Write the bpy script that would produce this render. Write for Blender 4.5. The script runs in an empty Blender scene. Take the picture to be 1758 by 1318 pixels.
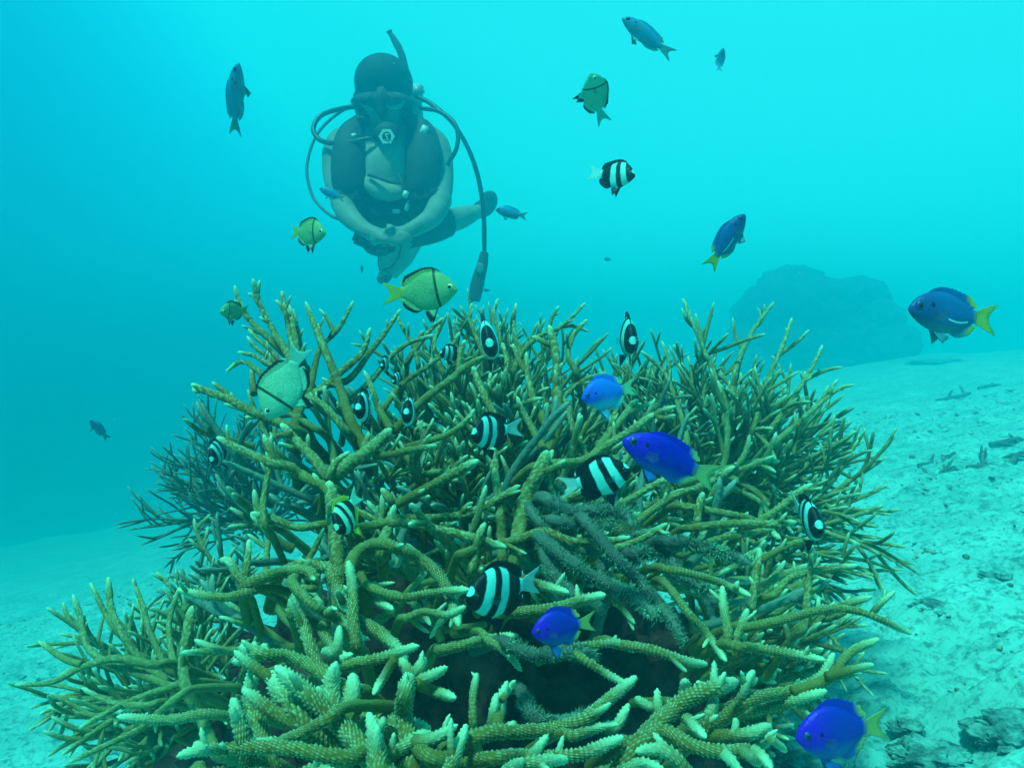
import bpy, bmesh, math, random
import numpy as np
from mathutils import Vector, Matrix, Euler, noise

scene = bpy.context.scene
COL = scene.collection
R = math.radians
PI = math.pi

# ------------------------------------------------------------------ camera
FPX = 1255.0                      # focal length in pixels of the 1758 px wide frame
PITCH = R(-3.1)
cam_d = bpy.data.cameras.new('camera')
cam = bpy.data.objects.new('camera', cam_d)
COL.objects.link(cam)
cam_d.sensor_width = 36.0
cam_d.lens = 36.0 * FPX / 1758.0
cam_d.clip_start = 0.02
cam_d.clip_end = 300
cam.location = (0, 0, 0)
cam.rotation_euler = (R(90) + PITCH, 0, 0)
scene.camera = cam

# ------------------------------------------------------------------ world, sun
SUN_EL, SUN_ROT = R(66), R(-140)
world = bpy.data.worlds.new('World')
scene.world = world
world.use_nodes = True
nt = world.node_tree
nt.nodes.clear()
N, L = nt.nodes.new, nt.links.new
out = N('ShaderNodeOutputWorld')
bg = N('ShaderNodeBackground')
sky = N('ShaderNodeTexSky')
sky.sky_type = 'NISHITA'
sky.sun_disc = False
sky.sun_elevation = SUN_EL
sky.sun_rotation = SUN_ROT
skym = N('ShaderNodeMix'); skym.data_type = 'RGBA'; skym.blend_type = 'MULTIPLY'
skym.inputs['Factor'].default_value = 1
L(sky.outputs[0], skym.inputs['A'])
skym.inputs['B'].default_value = (0.01, 0.5, 0.45, 1)      # what the water column lets through
tc = N('ShaderNodeTexCoord')
dot = N('ShaderNodeVectorMath'); dot.operation = 'DOT_PRODUCT'
g = Vector((0.38, 0.62, 0.68)).normalized()
dot.inputs[1].default_value = g
L(tc.outputs['Generated'], dot.inputs[0])
mr = N('ShaderNodeMapRange')
mr.inputs['From Min'].default_value = -1
mr.inputs['From Max'].default_value = 1
L(dot.outputs['Value'], mr.inputs['Value'])
ramp = N('ShaderNodeValToRGB')
cr = ramp.color_ramp
cr.interpolation = 'B_SPLINE'
stops = [(0.0, (0.0, 0.02, 0.05)), (0.5, (0.0, 0.05, 0.13)), (0.65, (0.0, 0.12, 0.28)),
         (0.79, (0.0, 0.60, 0.82)), (0.89, (0.02, 1.5, 1.6)), (1.0, (0.04, 3.4, 3.0))]
while len(cr.elements) < len(stops):
    cr.elements.new(0.5)
for e, (p, c) in zip(cr.elements, stops):
    e.position = p
    e.color = (*c, 1)
L(mr.outputs[0], ramp.inputs[0])
gain = N('ShaderNodeMix'); gain.data_type = 'RGBA'; gain.blend_type = 'MULTIPLY'
gain.inputs['Factor'].default_value = 1
gain.inputs['B'].default_value = (8.0, 8.0, 8.0, 1)
L(ramp.outputs[0], gain.inputs['A'])
add = N('ShaderNodeMix'); add.data_type = 'RGBA'; add.blend_type = 'ADD'
add.inputs['Factor'].default_value = 1
L(skym.outputs['Result'], add.inputs['A'])
L(gain.outputs['Result'], add.inputs['B'])
L(add.outputs['Result'], bg.inputs['Color'])
bg.inputs['Strength'].default_value = 0.1
L(bg.outputs[0], out.inputs['Surface'])

sl = bpy.data.lights.new('sun', 'SUN')
sun = bpy.data.objects.new('sun', sl)
COL.objects.link(sun)
sl.energy = 5.0
sl.angle = R(6)
sl.color = (0.22, 1.0, 0.80)
# sun_rotation is measured from +Y, clockwise seen from above
sdir = Vector((math.sin(SUN_ROT) * math.cos(SUN_EL), math.cos(SUN_ROT) * math.cos(SUN_EL), math.sin(SUN_EL)))
sun.rotation_euler = sdir.to_track_quat('Z', 'Y').to_euler()

vs = scene.view_settings
vs.view_transform = 'Standard'
vs.look = 'None'
vs.exposure = 0.0
vs.gamma = 1.0
vs.use_curve_mapping = False
scene.cycles.use_denoising = True
scene.cycles.max_bounces = 6
scene.cycles.diffuse_bounces = 3
scene.cycles.transparent_max_bounces = 8
scene.cycles.volume_bounces = 2
scene.cycles.sample_clamp_indirect = 4.0

RIGHT = Vector((1, 0, 0))
FWD = Vector((0, math.cos(PITCH), math.sin(PITCH)))
UP = Vector((0, -math.sin(PITCH), math.cos(PITCH)))


def at(px, py, d):
    """pixel of the 1758x1318 frame and depth in metres -> world point"""
    return d * (RIGHT * ((px - 879) / FPX) + UP * ((659 - py) / FPX) + FWD)


def tag(o, label=None, cat=None, group=None, kind=None):
    if label: o['label'] = label
    if cat: o['category'] = cat
    if group: o['group'] = group
    if kind: o['kind'] = kind
    return o


def empty(name, loc=(0, 0, 0)):
    o = bpy.data.objects.new(name, None)
    o.empty_display_size = 0.02
    COL.objects.link(o)
    o.location = loc
    return o


def link(name, me, parent=None, mat=None, smooth=True):
    if mat is not None and len(me.materials) == 0:
        me.materials.append(mat)
    if smooth:
        me.polygons.foreach_set('use_smooth', [True] * len(me.polygons))
    o = bpy.data.objects.new(name, me)
    COL.objects.link(o)
    if parent is not None:
        o.parent = parent
        if parent.type == 'EMPTY' or True:
            o.matrix_parent_inverse = Matrix.Identity(4)
    return o


def mesh(name, V, F, attrs=None):
    """fast mesh from arrays; F is an (n,4) array or a list of faces"""
    me = bpy.data.meshes.new(name)
    V = np.asarray(V, dtype=np.float32)
    if isinstance(F, list):
        starts, flat = [], []
        for f in F:
            starts.append(len(flat)); flat.extend(f)
        flat = np.asarray(flat, dtype=np.int32); starts = np.asarray(starts, dtype=np.int32)
    else:
        flat = np.asarray(F, dtype=np.int32).ravel()
        starts = np.arange(0, len(flat), F.shape[1], dtype=np.int32)
    me.vertices.add(len(V)); me.vertices.foreach_set('co', V.ravel())
    me.loops.add(len(flat)); me.loops.foreach_set('vertex_index', flat)
    me.polygons.add(len(starts)); me.polygons.foreach_set('loop_start', starts)
    if attrs:
        for k, a in attrs.items():
            at_ = me.attributes.new(k, 'FLOAT', 'POINT')
            at_.data.foreach_set('value', np.asarray(a, dtype=np.float32))
    me.update(calc_edges=True)
    return me


# ------------------------------------------------------------------ materials
def new_mat(name, rough=0.7, spec=0.3):
    m = bpy.data.materials.new(name)
    m.use_nodes = True
    t = m.node_tree
    b = t.nodes['Principled BSDF']
    b.inputs['Roughness'].default_value = rough
    b.inputs['Specular IOR Level'].default_value = spec
    return m, t, b


def mix_rgb(t, fac, a, b, mode='MIX'):
    n = t.nodes.new('ShaderNodeMix')
    n.data_type = 'RGBA'
    n.blend_type = mode
    for s, v in (('Factor', fac), ('A', a), ('B', b)):
        if isinstance(v, bpy.types.NodeSocket):
            t.links.new(v, n.inputs[s])
        elif isinstance(v, (int, float)):
            n.inputs[s].default_value = v if s == 'Factor' else (v, v, v, 1)
        else:
            n.inputs[s].default_value = (*v, 1)
    return n.outputs['Result']


def maprange(t, v, a, b, c=0.0, d=1.0, smooth=False):
    n = t.nodes.new('ShaderNodeMapRange')
    if smooth: n.interpolation_type = 'SMOOTHSTEP'
    t.links.new(v, n.inputs['Value'])
    for s, x in zip(('From Min', 'From Max', 'To Min', 'To Max'), (a, b, c, d)):
        n.inputs[s].default_value = x
    return n.outputs[0]


def noise_tex(t, scale, detail=3, rough=0.55, coord='Object', stretch=None):
    c = t.nodes.new('ShaderNodeTexCoord')
    n = t.nodes.new('ShaderNodeTexNoise')
    n.inputs['Scale'].default_value = scale
    n.inputs['Detail'].default_value = detail
    n.inputs['Roughness'].default_value = rough
    src = c.outputs[coord]
    if stretch:
        mp = t.nodes.new('ShaderNodeMapping')
        mp.inputs['Scale'].default_value = stretch
        t.links.new(src, mp.inputs[0])
        src = mp.outputs[0]
    t.links.new(src, n.inputs['Vector'])
    return n.outputs['Fac']


def bump(t, b, h, strength=0.5, dist=0.002):
    n = t.nodes.new('ShaderNodeBump')
    n.inputs['Strength'].default_value = strength
    n.inputs['Distance'].default_value = dist
    t.links.new(h, n.inputs['Height'])
    t.links.new(n.outputs[0], b.inputs['Normal'])


def attr(t, name):
    n = t.nodes.new('ShaderNodeAttribute')
    n.attribute_name = name
    return n.outputs['Fac']


def math_(t, op, a, b=None):
    n = t.nodes.new('ShaderNodeMath')
    n.operation = op
    for i, v in enumerate((a, b)):
        if v is None: continue
        if isinstance(v, bpy.types.NodeSocket): t.links.new(v, n.inputs[i])
        else: n.inputs[i].default_value = v
    return n.outputs[0]


# vectorised value noise, used for the terrain and for rocks
def _h(ix, iy, iz, s):
    n = (ix * 374761393 + iy * 668265263 + iz * 2147483647 + s * 974634777) & 0xFFFFFFFF
    n = ((n ^ (n >> 13)) * 1274126177) & 0xFFFFFFFF
    return ((n ^ (n >> 16)) & 0xFFFF) / 32767.5 - 1.0


def vnoise(P, scale, seed=0, octaves=3):
    P = np.asarray(P, dtype=np.float64) * scale
    tot, amp = 0, 1.0
    for o in range(octaves):
        I = np.floor(P).astype(np.int64)
        f = P - I
        f = f * f * (3 - 2 * f)
        r = 0
        for dx in (0, 1):
            for dy in (0, 1):
                for dz in (0, 1):
                    w = (f[:, 0] if dx else 1 - f[:, 0]) * (f[:, 1] if dy else 1 - f[:, 1]) * (f[:, 2] if dz else 1 - f[:, 2])
                    r = r + w * _h(I[:, 0] + dx, I[:, 1] + dy, I[:, 2] + dz, seed + o * 17)
        tot = tot + amp * r
        amp *= 0.5
        P = P * 2.03
    return tot

# ------------------------------------------------------------------ sand and haze
def ground_z(x, y, detail=True):
    x = np.asarray(x, dtype=np.float64); y = np.asarray(y, dtype=np.float64)
    xs = 6.5 * np.tanh(x / 6.5)
    ys = 9 * np.tanh(y / 9)
    z = -0.56 + np.where(xs < 0, 0.262, 0.205) * xs - 0.085 * ys
    # the bank drops off towards the deep water, away and to the left
    w = np.clip((y * 0.75 - x * 0.75 - 3.6) / 5.0, 0, None)
    z = z - 0.20 * w ** 1.3
    far = np.clip((np.hypot(x, y) - 14) / 20, 0, 1)
    z = z - 2.5 * far
    z = np.maximum(z, -9.5)
    P = np.stack([x.ravel(), y.ravel(), np.zeros(x.size)], 1)
    z = z + (0.05 * vnoise(P, 0.9, 3, 3)).reshape(x.shape)
    if detail:
        Q = P.copy()
        Q[:, 0] = P[:, 0] * 0.8 + P[:, 1] * 0.35; Q[:, 1] = P[:, 1] * 1.7 - P[:, 0] * 0.2
        near = np.clip(1.6 - np.hypot(x, y) / 9, 0.1, 1)
        n1 = vnoise(Q, 9, 11, 4).reshape(x.shape)
        n2 = vnoise(Q, 38, 5, 2).reshape(x.shape)
        z = z + near * (0.020 * n1 + 0.0085 * n2 + 0.010 * np.maximum(n1 - 0.35, 0))
        rub = np.clip(1.25 - np.hypot((x - 0.75) / 0.45, (y - 1.0) / 0.35), 0, 1) + 0.5 * np.clip(1.2 - np.hypot((x - 1.5) / 0.4, (y - 2.0) / 0.5), 0, 1)
        z = z + rub * (0.030 * np.abs(vnoise(P, 13, 21, 4).reshape(x.shape)) - 0.008)
    return z


def build_ground():
    nx, ny = 620, 620
    u = np.linspace(-1, 1, nx); v = np.linspace(-1, 1, ny)
    gx = np.sign(u) * (2.6 * np.abs(u) + 25 * np.abs(u) ** 4)
    gy = np.sign(v) * (2.6 * np.abs(v) + 25 * np.abs(v) ** 4) + 1.7
    X, Y = np.meshgrid(gx, gy)
    Z = ground_z(X, Y)
    V = np.stack([X.ravel(), Y.ravel(), Z.ravel()], 1)
    i = np.arange(nx * ny).reshape(ny, nx)
    F = np.stack([i[:-1, :-1].ravel(), i[:-1, 1:].ravel(), i[1:, 1:].ravel(), i[1:, :-1].ravel()], 1)
    me = mesh('sand', V, F)
    m, t, b = new_mat('sand', 0.95, 0.1)
    n1 = noise_tex(t, 5, 5, 0.6)
    n2 = noise_tex(t, 60, 4, 0.7)
    c = mix_rgb(t, maprange(t, n1, 0.35, 0.7), (0.24, 0.60, 0.54), (0.15, 0.40, 0.36))
    c = mix_rgb(t, maprange(t, n2, 0.50, 0.70), c, (0.06, 0.15, 0.14))
    t.links.new(c, b.inputs['Base Color'])
    n4 = noise_tex(t, 21, 5, 0.75, stretch=(1, 1.9, 1))
    c = mix_rgb(t, maprange(t, n4, 0.52, 0.66, 0, 0.85), c, (0.05, 0.13, 0.13))
    t.links.new(c, b.inputs['Base Color'])
    n3 = noise_tex(t, 220, 3, 0.7)
    bump(t, b, n3, 0.6, 0.004)
    link('sand', me, None, m)['kind'] = 'structure'


build_ground()

bm = bmesh.new()
bmesh.ops.create_cube(bm, size=1)
bmesh.ops.scale(bm, vec=(62, 62, 13), verts=bm.verts)
bmesh.ops.translate(bm, vec=(0, 1.7, 1.35 - 6.5), verts=bm.verts)
me = bpy.data.meshes.new('haze'); bm.to_mesh(me); bm.free()
hz = bpy.data.materials.new('haze'); hz.use_nodes = True
t = hz.node_tree; t.nodes.clear()
o_ = t.nodes.new('ShaderNodeOutputMaterial'); pv = t.nodes.new('ShaderNodeVolumePrincipled')
pv.inputs['Color'].default_value = (0.01, 0.60, 0.80, 1)
pv.inputs['Absorption Color'].default_value = (0.05, 0.55, 0.85, 1)
pv.inputs['Density'].default_value = 0.205
pv.inputs['Anisotropy'].default_value = 0.78
t.links.new(pv.outputs[0], o_.inputs['Volume'])
link('haze', me, None, hz, smooth=False)['kind'] = 'stuff'

# ------------------------------------------------------------------ coral
def coral_mat(name, body, under, tip, rough=0.8):
    m, t, b = new_mat(name, rough, 0.15)
    n = noise_tex(t, 14, 4, 0.6)
    n2 = noise_tex(t, 420, 2, 0.6)
    c = mix_rgb(t, maprange(t, n, 0.38, 0.66), body, under)
    tipf = maprange(t, attr(t, 'tip'), 0.0, 1.0)
    c = mix_rgb(t, tipf, c, tip)
    pol = math_(t, 'MULTIPLY', attr(t, 'pol'), 0.85)
    c = mix_rgb(t, pol, c, tip)
    c = mix_rgb(t, math_(t, 'MULTIPLY', maprange(t, n2, 0.55, 0.8), 0.3), c, (0.08, 0.07, 0.04))
    t.links.new(c, b.inputs['Base Color'])
    bump(t, b, n2, 0.5, 0.0015)
    return m


CM = {
    'front': coral_mat('coral_front', (0.20, 0.165, 0.034), (0.17, 0.095, 0.015), (0.52, 0.78, 0.48)),
    'back': coral_mat('coral_back', (0.22, 0.235, 0.080), (0.17, 0.150, 0.042), (0.48, 0.72, 0.46)),
    'thin': coral_mat('coral_thin', (0.13, 0.22, 0.17), (0.09, 0.14, 0.11), (0.26, 0.42, 0.34)),
    'dead': coral_mat('coral_dead', (0.12, 0.14, 0.11), (0.06, 0.06, 0.05), (0.26, 0.32, 0.26)),
}


def spline(P, n):
    """Catmull-Rom through P (k,3) -> n points evenly spaced in length"""
    P = np.asarray(P, dtype=np.float64)
    if len(P) == 2:
        P = np.stack([P[0], P.mean(0), P[1]])
    Q = np.vstack([2 * P[0] - P[1], P, 2 * P[-1] - P[-2]])
    out = []
    for i in range(1, len(Q) - 2):
        t = np.linspace(0, 1, 16, endpoint=False)[:, None]
        a, b, c, d = Q[i - 1], Q[i], Q[i + 1], Q[i + 2]
        out.append(0.5 * (2 * b + (c - a) * t + (2 * a - 5 * b + 4 * c - d) * t ** 2 + (3 * b - a - 3 * c + d) * t ** 3))
    out.append(P[-1][None])
    S = np.vstack(out)
    L_ = np.concatenate([[0], np.cumsum(np.linalg.norm(np.diff(S, axis=0), axis=1))])
    u = np.linspace(0, L_[-1], n)
    return np.stack([np.interp(u, L_, S[:, k]) for k in range(3)], 1), L_[-1]


def frames(C):
    T = np.gradient(C, axis=0)
    T /= np.linalg.norm(T, axis=1)[:, None] + 1e-12
    A = np.zeros_like(C)
    a = np.cross(T[0], [0.31, 0.2, 0.93]); a /= np.linalg.norm(a)
    for i in range(len(C)):
        a = a - T[i] * np.dot(a, T[i]); a /= np.linalg.norm(a) + 1e-12
        A[i] = a
    return T, A, np.cross(T, A)


def tube(P, r0, r1, segs=8, step=0.008, lod=0, seed=0, knob=1.0, cap0=False, tiplen=0.020):
    """tapered round-ended tube; lod 2 raises a staggered relief of corallites leaning to the tip"""
    L0 = np.linalg.norm(np.diff(np.asarray(P), axis=0), axis=1).sum()
    n = max(5, int(L0 / step))
    C, Ln = spline(P, n)
    T, A, B = frames(C)
    s = np.linspace(0, Ln, n)
    u = s / Ln
    r = r0 + (r1 - r0) * u ** 1.2
    e = np.clip((Ln - s) / (r1 * 3.2), 0, 1)
    r = r * np.sqrt(1 - (1 - e) ** 2.2 * 0.97)
    r = r * (1 - 0.22 * np.clip(1 - (Ln - s) / (r1 * 6), 0, 1))
    r = r * (1 + 0.055 * vnoise(np.stack([s * 0 + seed, s, s * 0], 1), 45, seed % 97, 2))
    th = np.arange(segs) / segs * 2 * PI
    near_tip = np.clip(1 - (Ln - s) / (tiplen * (1.6 if lod == 2 else 1)), 0, 1)
    eb = np.clip(s / (r0 * 1.1), 0, 1)
    if cap0: r = r * np.sqrt(1 - (1 - eb) ** 2 * 0.96)
    R_ = np.repeat(r[:, None], segs, 1)
    pol = np.zeros((n, segs)); push = np.zeros((n, segs))
    if lod >= 1:
        i = np.arange(n)[:, None]; j = np.arange(segs)[None]
        if lod == 2:
            on = ((i % 2) == 0) & (((j + (i // 2) % 2) % 2) == 0)
        else:
            on = np.random.RandomState((seed * 7) & 0xffff).rand(n, segs) < 0.42
        rnd = 0.45 + 0.75 * np.random.RandomState(seed & 0xffff).rand(n, segs)
        amt = (0.05 + 0.40 * (1 if lod == 2 else 0.42) * np.clip(u + 0.35 * near_tip, 0, 1)) * knob
        if lod == 2: on = on & (np.random.RandomState((seed * 3) & 0xffff).rand(n, segs) < 0.86)
        pol = on * rnd * np.clip(amt * 3.0, 0, 1)[:, None] * (0.35 + 0.65 * np.clip(u, 0, 1))[:, None]
        R_ = R_ * (1 + on * rnd * amt[:, None])
        push = on * rnd * amt[:, None] * r[:, None] * 0.55
    V = C[:, None] + R_[..., None] * (np.cos(th)[None, :, None] * A[:, None] + np.sin(th)[None, :, None] * B[:, None]) + push[..., None] * T[:, None]
    V = V.reshape(-1, 3)
    V = np.vstack([V, C[-1] + T[-1] * r1 * 0.06, C[0]])
    g = np.arange(n * segs).reshape(n, segs)
    g2 = np.roll(g, -1, axis=1)
    F = np.stack([g[:-1], g2[:-1], g2[1:], g[1:]], -1).reshape(-1, 4)
    top = n * segs
    Fl = F
    tri = np.stack([g[-1], g2[-1], np.full(segs, top), np.full(segs, top)], 1)
    tri0 = np.stack([g2[0], g[0], np.full(segs, top + 1), np.full(segs, top + 1)], 1)
    tipa = np.repeat((near_tip ** 1.5)[:, None], segs, 1).ravel()
    return V, Fl, tri[:, :3], tri0[:, :3], np.concatenate([tipa, [1, 0]]), np.concatenate([pol.ravel(), [0.5, 0]])


def tube_mesh(name, *a, **k):
    V, F, t1, t0, tip, pol = tube(*a, **k)
    me = bpy.data.meshes.new(name)
    flat = np.concatenate([F.ravel(), t1.ravel(), t0.ravel()]).astype(np.int32)
    starts = np.concatenate([np.arange(len(F)) * 4, len(F) * 4 + np.arange(len(t1) + len(t0)) * 3]).astype(np.int32)
    me.vertices.add(len(V)); me.vertices.foreach_set('co', V.astype(np.float32).ravel())
    me.loops.add(len(flat)); me.loops.foreach_set('vertex_index', flat)
    me.polygons.add(len(starts)); me.polygons.foreach_set('loop_start', starts)
    for nm, arr in (('tip', tip), ('pol', pol)):
        q = me.attributes.new(nm, 'FLOAT', 'POINT'); q.data.foreach_set('value', arr.astype(np.float32))
    me.update(calc_edges=True)
    return me


def lod_args(d):
    if d < 0.62: return dict(segs=30, step=0.00135, lod=2)
    if d < 0.90: return dict(segs=18, step=0.0017, lod=1)
    if d < 1.15: return dict(segs=10, step=0.0035, lod=1)
    return dict(segs=7, step=0.008, lod=0)


_seed = [1]


def add_branch(root, name, P, r0, r1, mat, d=None, knob=1.0, tiplen=0.020, cap0=False):
    """P: world points; stored relative to the colony's root"""
    P = np.asarray(P, dtype=np.float64)
    if d is None:
        d = float(P[:, 1].mean())
    _seed[0] += 1
    base = root
    while base.parent is not None: base = base.parent
    me = tube_mesh(name, P - np.array(base.location), r0, r1, seed=_seed[0], knob=knob, tiplen=tiplen, cap0=cap0, **lod_args(d))
    return link(name, me, root, mat)


def colony(label, loc, group='staghorn coral colonies'):
    e = empty('staghorn_coral', loc)
    return tag(e, label, 'coral', group)


def unit(v):
    v = np.asarray(v, dtype=np.float64)
    return v / (np.linalg.norm(v) + 1e-12)


def grow_line(rng, p, d, length, bend=0.25, up=0.25, n=6):
    P = [np.array(p, dtype=np.float64)]
    d = unit(d)
    drift = rng.normal(0, 1, 3) * bend
    for i in range(n):
        d = unit(d + drift * 0.35 + rng.normal(0, 1, 3) * bend * 0.25 + np.array([0, 0, up * 0.35]))
        P.append(P[-1] + d * length / n)
    return np.array(P)


def frond(root, rng, p, d, length, r, mat, twigs=3, up=0.25, bend=0.25, ang=(28, 60), sub=True, tl=0.018):
    P = grow_line(rng, p, d, length, bend, up)
    b = add_branch(root, 'branch', P, r, r * 0.62, mat, tiplen=tl)
    for k in range(twigs):
        t = 0.28 + 0.62 * (k + rng.rand() * 0.8) / max(twigs, 1)
        t = min(t, 0.93)
        i = t * (len(P) - 1); j = int(i)
        q = P[j] + (P[min(j + 1, len(P) - 1)] - P[j]) * (i - j)
        dd = unit(P[min(j + 1, len(P) - 1)] - P[max(j - 1, 0)])
        ax = unit(np.cross(dd, rng.normal(0, 1, 3)))
        a = R(rng.uniform(*ang))
        dt = unit(dd * math.cos(a) + np.cross(ax, dd) * math.sin(a) + np.array([0, 0, 0.18]))
        lt = length * (0.22 + 0.38 * (1 - t)) * rng.uniform(0.7, 1.25)
        Q = grow_line(rng, q, dt, lt, bend * 0.7, up, 4)
        tw = add_branch(b, 'twig', Q, r * 0.72, r * 0.5, mat, tiplen=tl)
        if sub and lt > 0.06 and rng.rand() < 0.6:
            q2 = Q[2]
            d2 = unit(Q[3] - Q[1]); ax = unit(np.cross(d2, rng.normal(0, 1, 3)))
            d2 = unit(d2 * 0.75 + ax * 0.65 + np.array([0, 0, 0.15]))
            add_branch(b, 'twig', grow_line(rng, q2, d2, lt * 0.5, bend * 0.5, up, 3), r * 0.55, r * 0.42, mat, tiplen=tl)
    return b


def hemisphere(root, seed, centre, rad, count, r, mat, az=(0, 360), el=(-10, 85), twigs=3, start=0.12, up=0.15, bend=0.22, squash=1.0, lv=(0.8, 1.1), tl=0.018, elp=0.9):
    """az: 0 = right (+x), 90 = away, 180 = left, 270 = towards the camera"""
    rng = np.random.RandomState(seed)
    for i in range(count):
        a = R(az[0] + (az[1] - az[0]) * ((i * 0.618034) % 1.0) + rng.uniform(-6, 6))
        e = R(el[0] + (el[1] - el[0]) * ((i + 0.5) / count) ** elp + rng.uniform(-5, 5))
        d = np.array([math.cos(e) * math.cos(a), math.cos(e) * math.sin(a), math.sin(e)])
        st = np.array(centre) + d * rad * start + rng.normal(0, 0.02, 3)
        ln = rad * (1 - start) * rng.uniform(*lv) * (1 if squash == 1 else (1 - (1 - squash) * abs(math.sin(e))))
        frond(root, rng, st, d, ln, r * rng.uniform(0.85, 1.15), mat, twigs=twigs, up=up, bend=bend, tl=tl)


DEPTH = ([500, 560, 620, 700, 800, 900, 1000, 1150, 1318], [1.12, 1.04, 0.97, 0.87, 0.76, 0.68, 0.60, 0.50, 0.42])


def nubs(o, rng, P, r0, r1, mat, d, count):
    """short side branchlets"""
    C, Ln = spline(P, 40)
    for k in range(count):
        i = int(rng.uniform(8, 36))
        T_ = unit(C[i + 1] - C[i - 1])
        ax = unit(np.cross(T_, rng.normal(0, 1, 3)))
        a = R(rng.uniform(35, 70))
        dd = unit(T_ * math.cos(a) + ax * math.sin(a) + np.array([0, 0, 0.25]))
        r = (r0 + (r1 - r0) * i / 40)
        ln = r * rng.uniform(2.5, 7)
        add_branch(o, 'twig', grow_line(rng, C[i], dd, ln, 0.1, 0.2, 3), r * 0.58, r * 0.36, mat, d=d, tiplen=0.012)


def trace(root, mat, text, name='branch', parent=None, nub=0.30):
    """one line per branch: depth-offset r0 r1 then x,y pairs, base first, tip last; '+' starts a twig of the branch above"""
    last = None
    for line in text.strip().splitlines():
        w = line.split()
        if not w: continue
        sub = w[0] == '+'
        if sub: w = w[1:]
        off, r0, r1 = float(w[0]), float(w[1]), float(w[2])
        pts = [tuple(map(float, q.split(','))) for q in w[3:]]
        rng = np.random.RandomState(int(pts[0][0] * 7 + pts[-1][1]))
        ds = [float(np.interp(y, *DEPTH)) + off for x, y in pts]
        m = sum(ds) / len(ds)
        ds = [m + (d - m) * 0.55 + rng.uniform(-0.012, 0.012) for d in ds]
        thin = float(np.interp(pts[-1][1], [620, 900, 1150], [0.74, 0.80, 1.0])); r0 *= thin; r1 *= thin * 0.92
        P = [np.array(at(x, y, d)) for (x, y), d in zip(pts, ds)]
        if not sub:                        # the root bends away into the thicket
            v = unit(P[0] - P[1])
            P = [P[0] + v * 0.035 + np.array([rng.uniform(-.01, .01), 0.075, -0.045]), P[0] + v * 0.012 + np.array([0, 0.022, -0.008])] + P
        o = add_branch(last if sub else root, 'twig' if sub else 'branch', P, r0 * m / FPX, r1 * m / FPX, mat, d=m, cap0=not sub)
        if not sub: last = o
        ln_ = float(np.linalg.norm(np.diff(np.array(P), axis=0), axis=1).sum())
        nubs(o if not sub else last, rng, np.array(P)[0 if sub else 2:], r0 * m / FPX, r1 * m / FPX, mat, m, int(ln_ / 0.045 * nub + rng.rand()))

# --- the mound of dead rubble the thicket stands on
def mound(name, label, centre, radii, seed, amp, mat, n=90, scale=9, squash_floor=None):
    bm_ = bmesh.new()
    bmesh.ops.create_icosphere(bm_, subdivisions=6 if n > 60 else 5, radius=1)
    V = np.array([v.co for v in bm_.verts])
    k = 1 + amp * vnoise(V * np.array(radii) , scale, seed, 4) + amp * 0.5 * np.maximum(vnoise(V * np.array(radii), scale * 3.3, seed + 5, 2), 0)
    V = V * k[:, None] * np.array(radii)
    for v, c in zip(bm_.verts, V): v.co = c
    me = bpy.data.meshes.new(name); bm_.to_mesh(me); bm_.free()
    o = link(name, me, None, mat)
    o.location = centre
    return tag(o, label, 'rock')


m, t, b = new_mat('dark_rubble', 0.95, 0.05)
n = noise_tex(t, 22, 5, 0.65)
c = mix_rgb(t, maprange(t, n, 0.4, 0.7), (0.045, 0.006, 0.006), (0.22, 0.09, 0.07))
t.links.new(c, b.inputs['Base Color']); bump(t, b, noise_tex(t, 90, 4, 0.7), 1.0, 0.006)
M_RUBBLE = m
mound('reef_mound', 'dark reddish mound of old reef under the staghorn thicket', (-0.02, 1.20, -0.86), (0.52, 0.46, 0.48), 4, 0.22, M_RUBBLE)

# --- colonies
c_back = colony('dense staghorn coral at the back centre with upright tips against open water', at(880, 880, 1.25))
hemisphere(c_back, 11, at(850, 850, 1.25), 0.29, 72, 0.0040, CM['back'], el=(0, 88), twigs=5, up=0.2)
c_gap = colony('staghorn coral between the back centre and the right fan, leaning right', at(1070, 860, 1.3))
hemisphere(c_gap, 15, at(1060, 850, 1.28), 0.25, 40, 0.0039, CM['back'], az=(-60, 120), el=(15, 80), twigs=5, up=0.1, bend=0.15)
c_fan = colony('wide fan of fine staghorn branches sweeping right over the pale sand', at(1200, 900, 1.1))
hemisphere(c_fan, 21, at(1195, 900, 1.15), 0.285, 104, 0.0041, CM['back'], az=(-85, 130), el=(-14, 80), elp=1.25, twigs=6, up=0.05, bend=0.34, lv=(0.8, 1.1))
c_low = colony('low bushy staghorn coral spreading over the sand at the lower left', at(320, 1190, 0.86))
hemisphere(c_low, 31, at(350, 1235, 0.90), 0.178, 58, 0.0034, CM['back'], az=(95, 300), el=(-8, 66), elp=1.3, twigs=5, up=0.08, bend=0.24)
c_thin = colony('thin bluish staghorn coral behind the left side of the thicket', at(420, 880, 1.35))
hemisphere(c_thin, 41, at(440, 900, 1.40), 0.235, 70, 0.0031, CM['thin'], az=(60, 300), el=(-8, 72), twigs=4, up=0.10, bend=0.25)
c_right = colony('low sprawling staghorn coral at the lower right beside the deep blue fish', at(1250, 1150, 0.80))
hemisphere(c_right, 51, at(1235, 1165, 0.88), 0.16, 50, 0.0043, CM['front'], az=(-95, 90), el=(-5, 75), twigs=3, up=0.12, bend=0.2)
c_mid = colony('thick interlocking staghorn branches in the middle of the thicket', at(870, 1000, 0.85))
hemisphere(c_mid, 61, at(850, 1010, 0.98), 0.26, 84, 0.0044, CM['front'], az=(170, 370), el=(8, 85), twigs=4, up=0.12, bend=0.24, start=0.3)
c_fill = colony('shaded old staghorn branches deep inside the thicket behind the large forks', at(560, 950, 1.0))
rng_ = np.random.RandomState(77)
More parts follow.
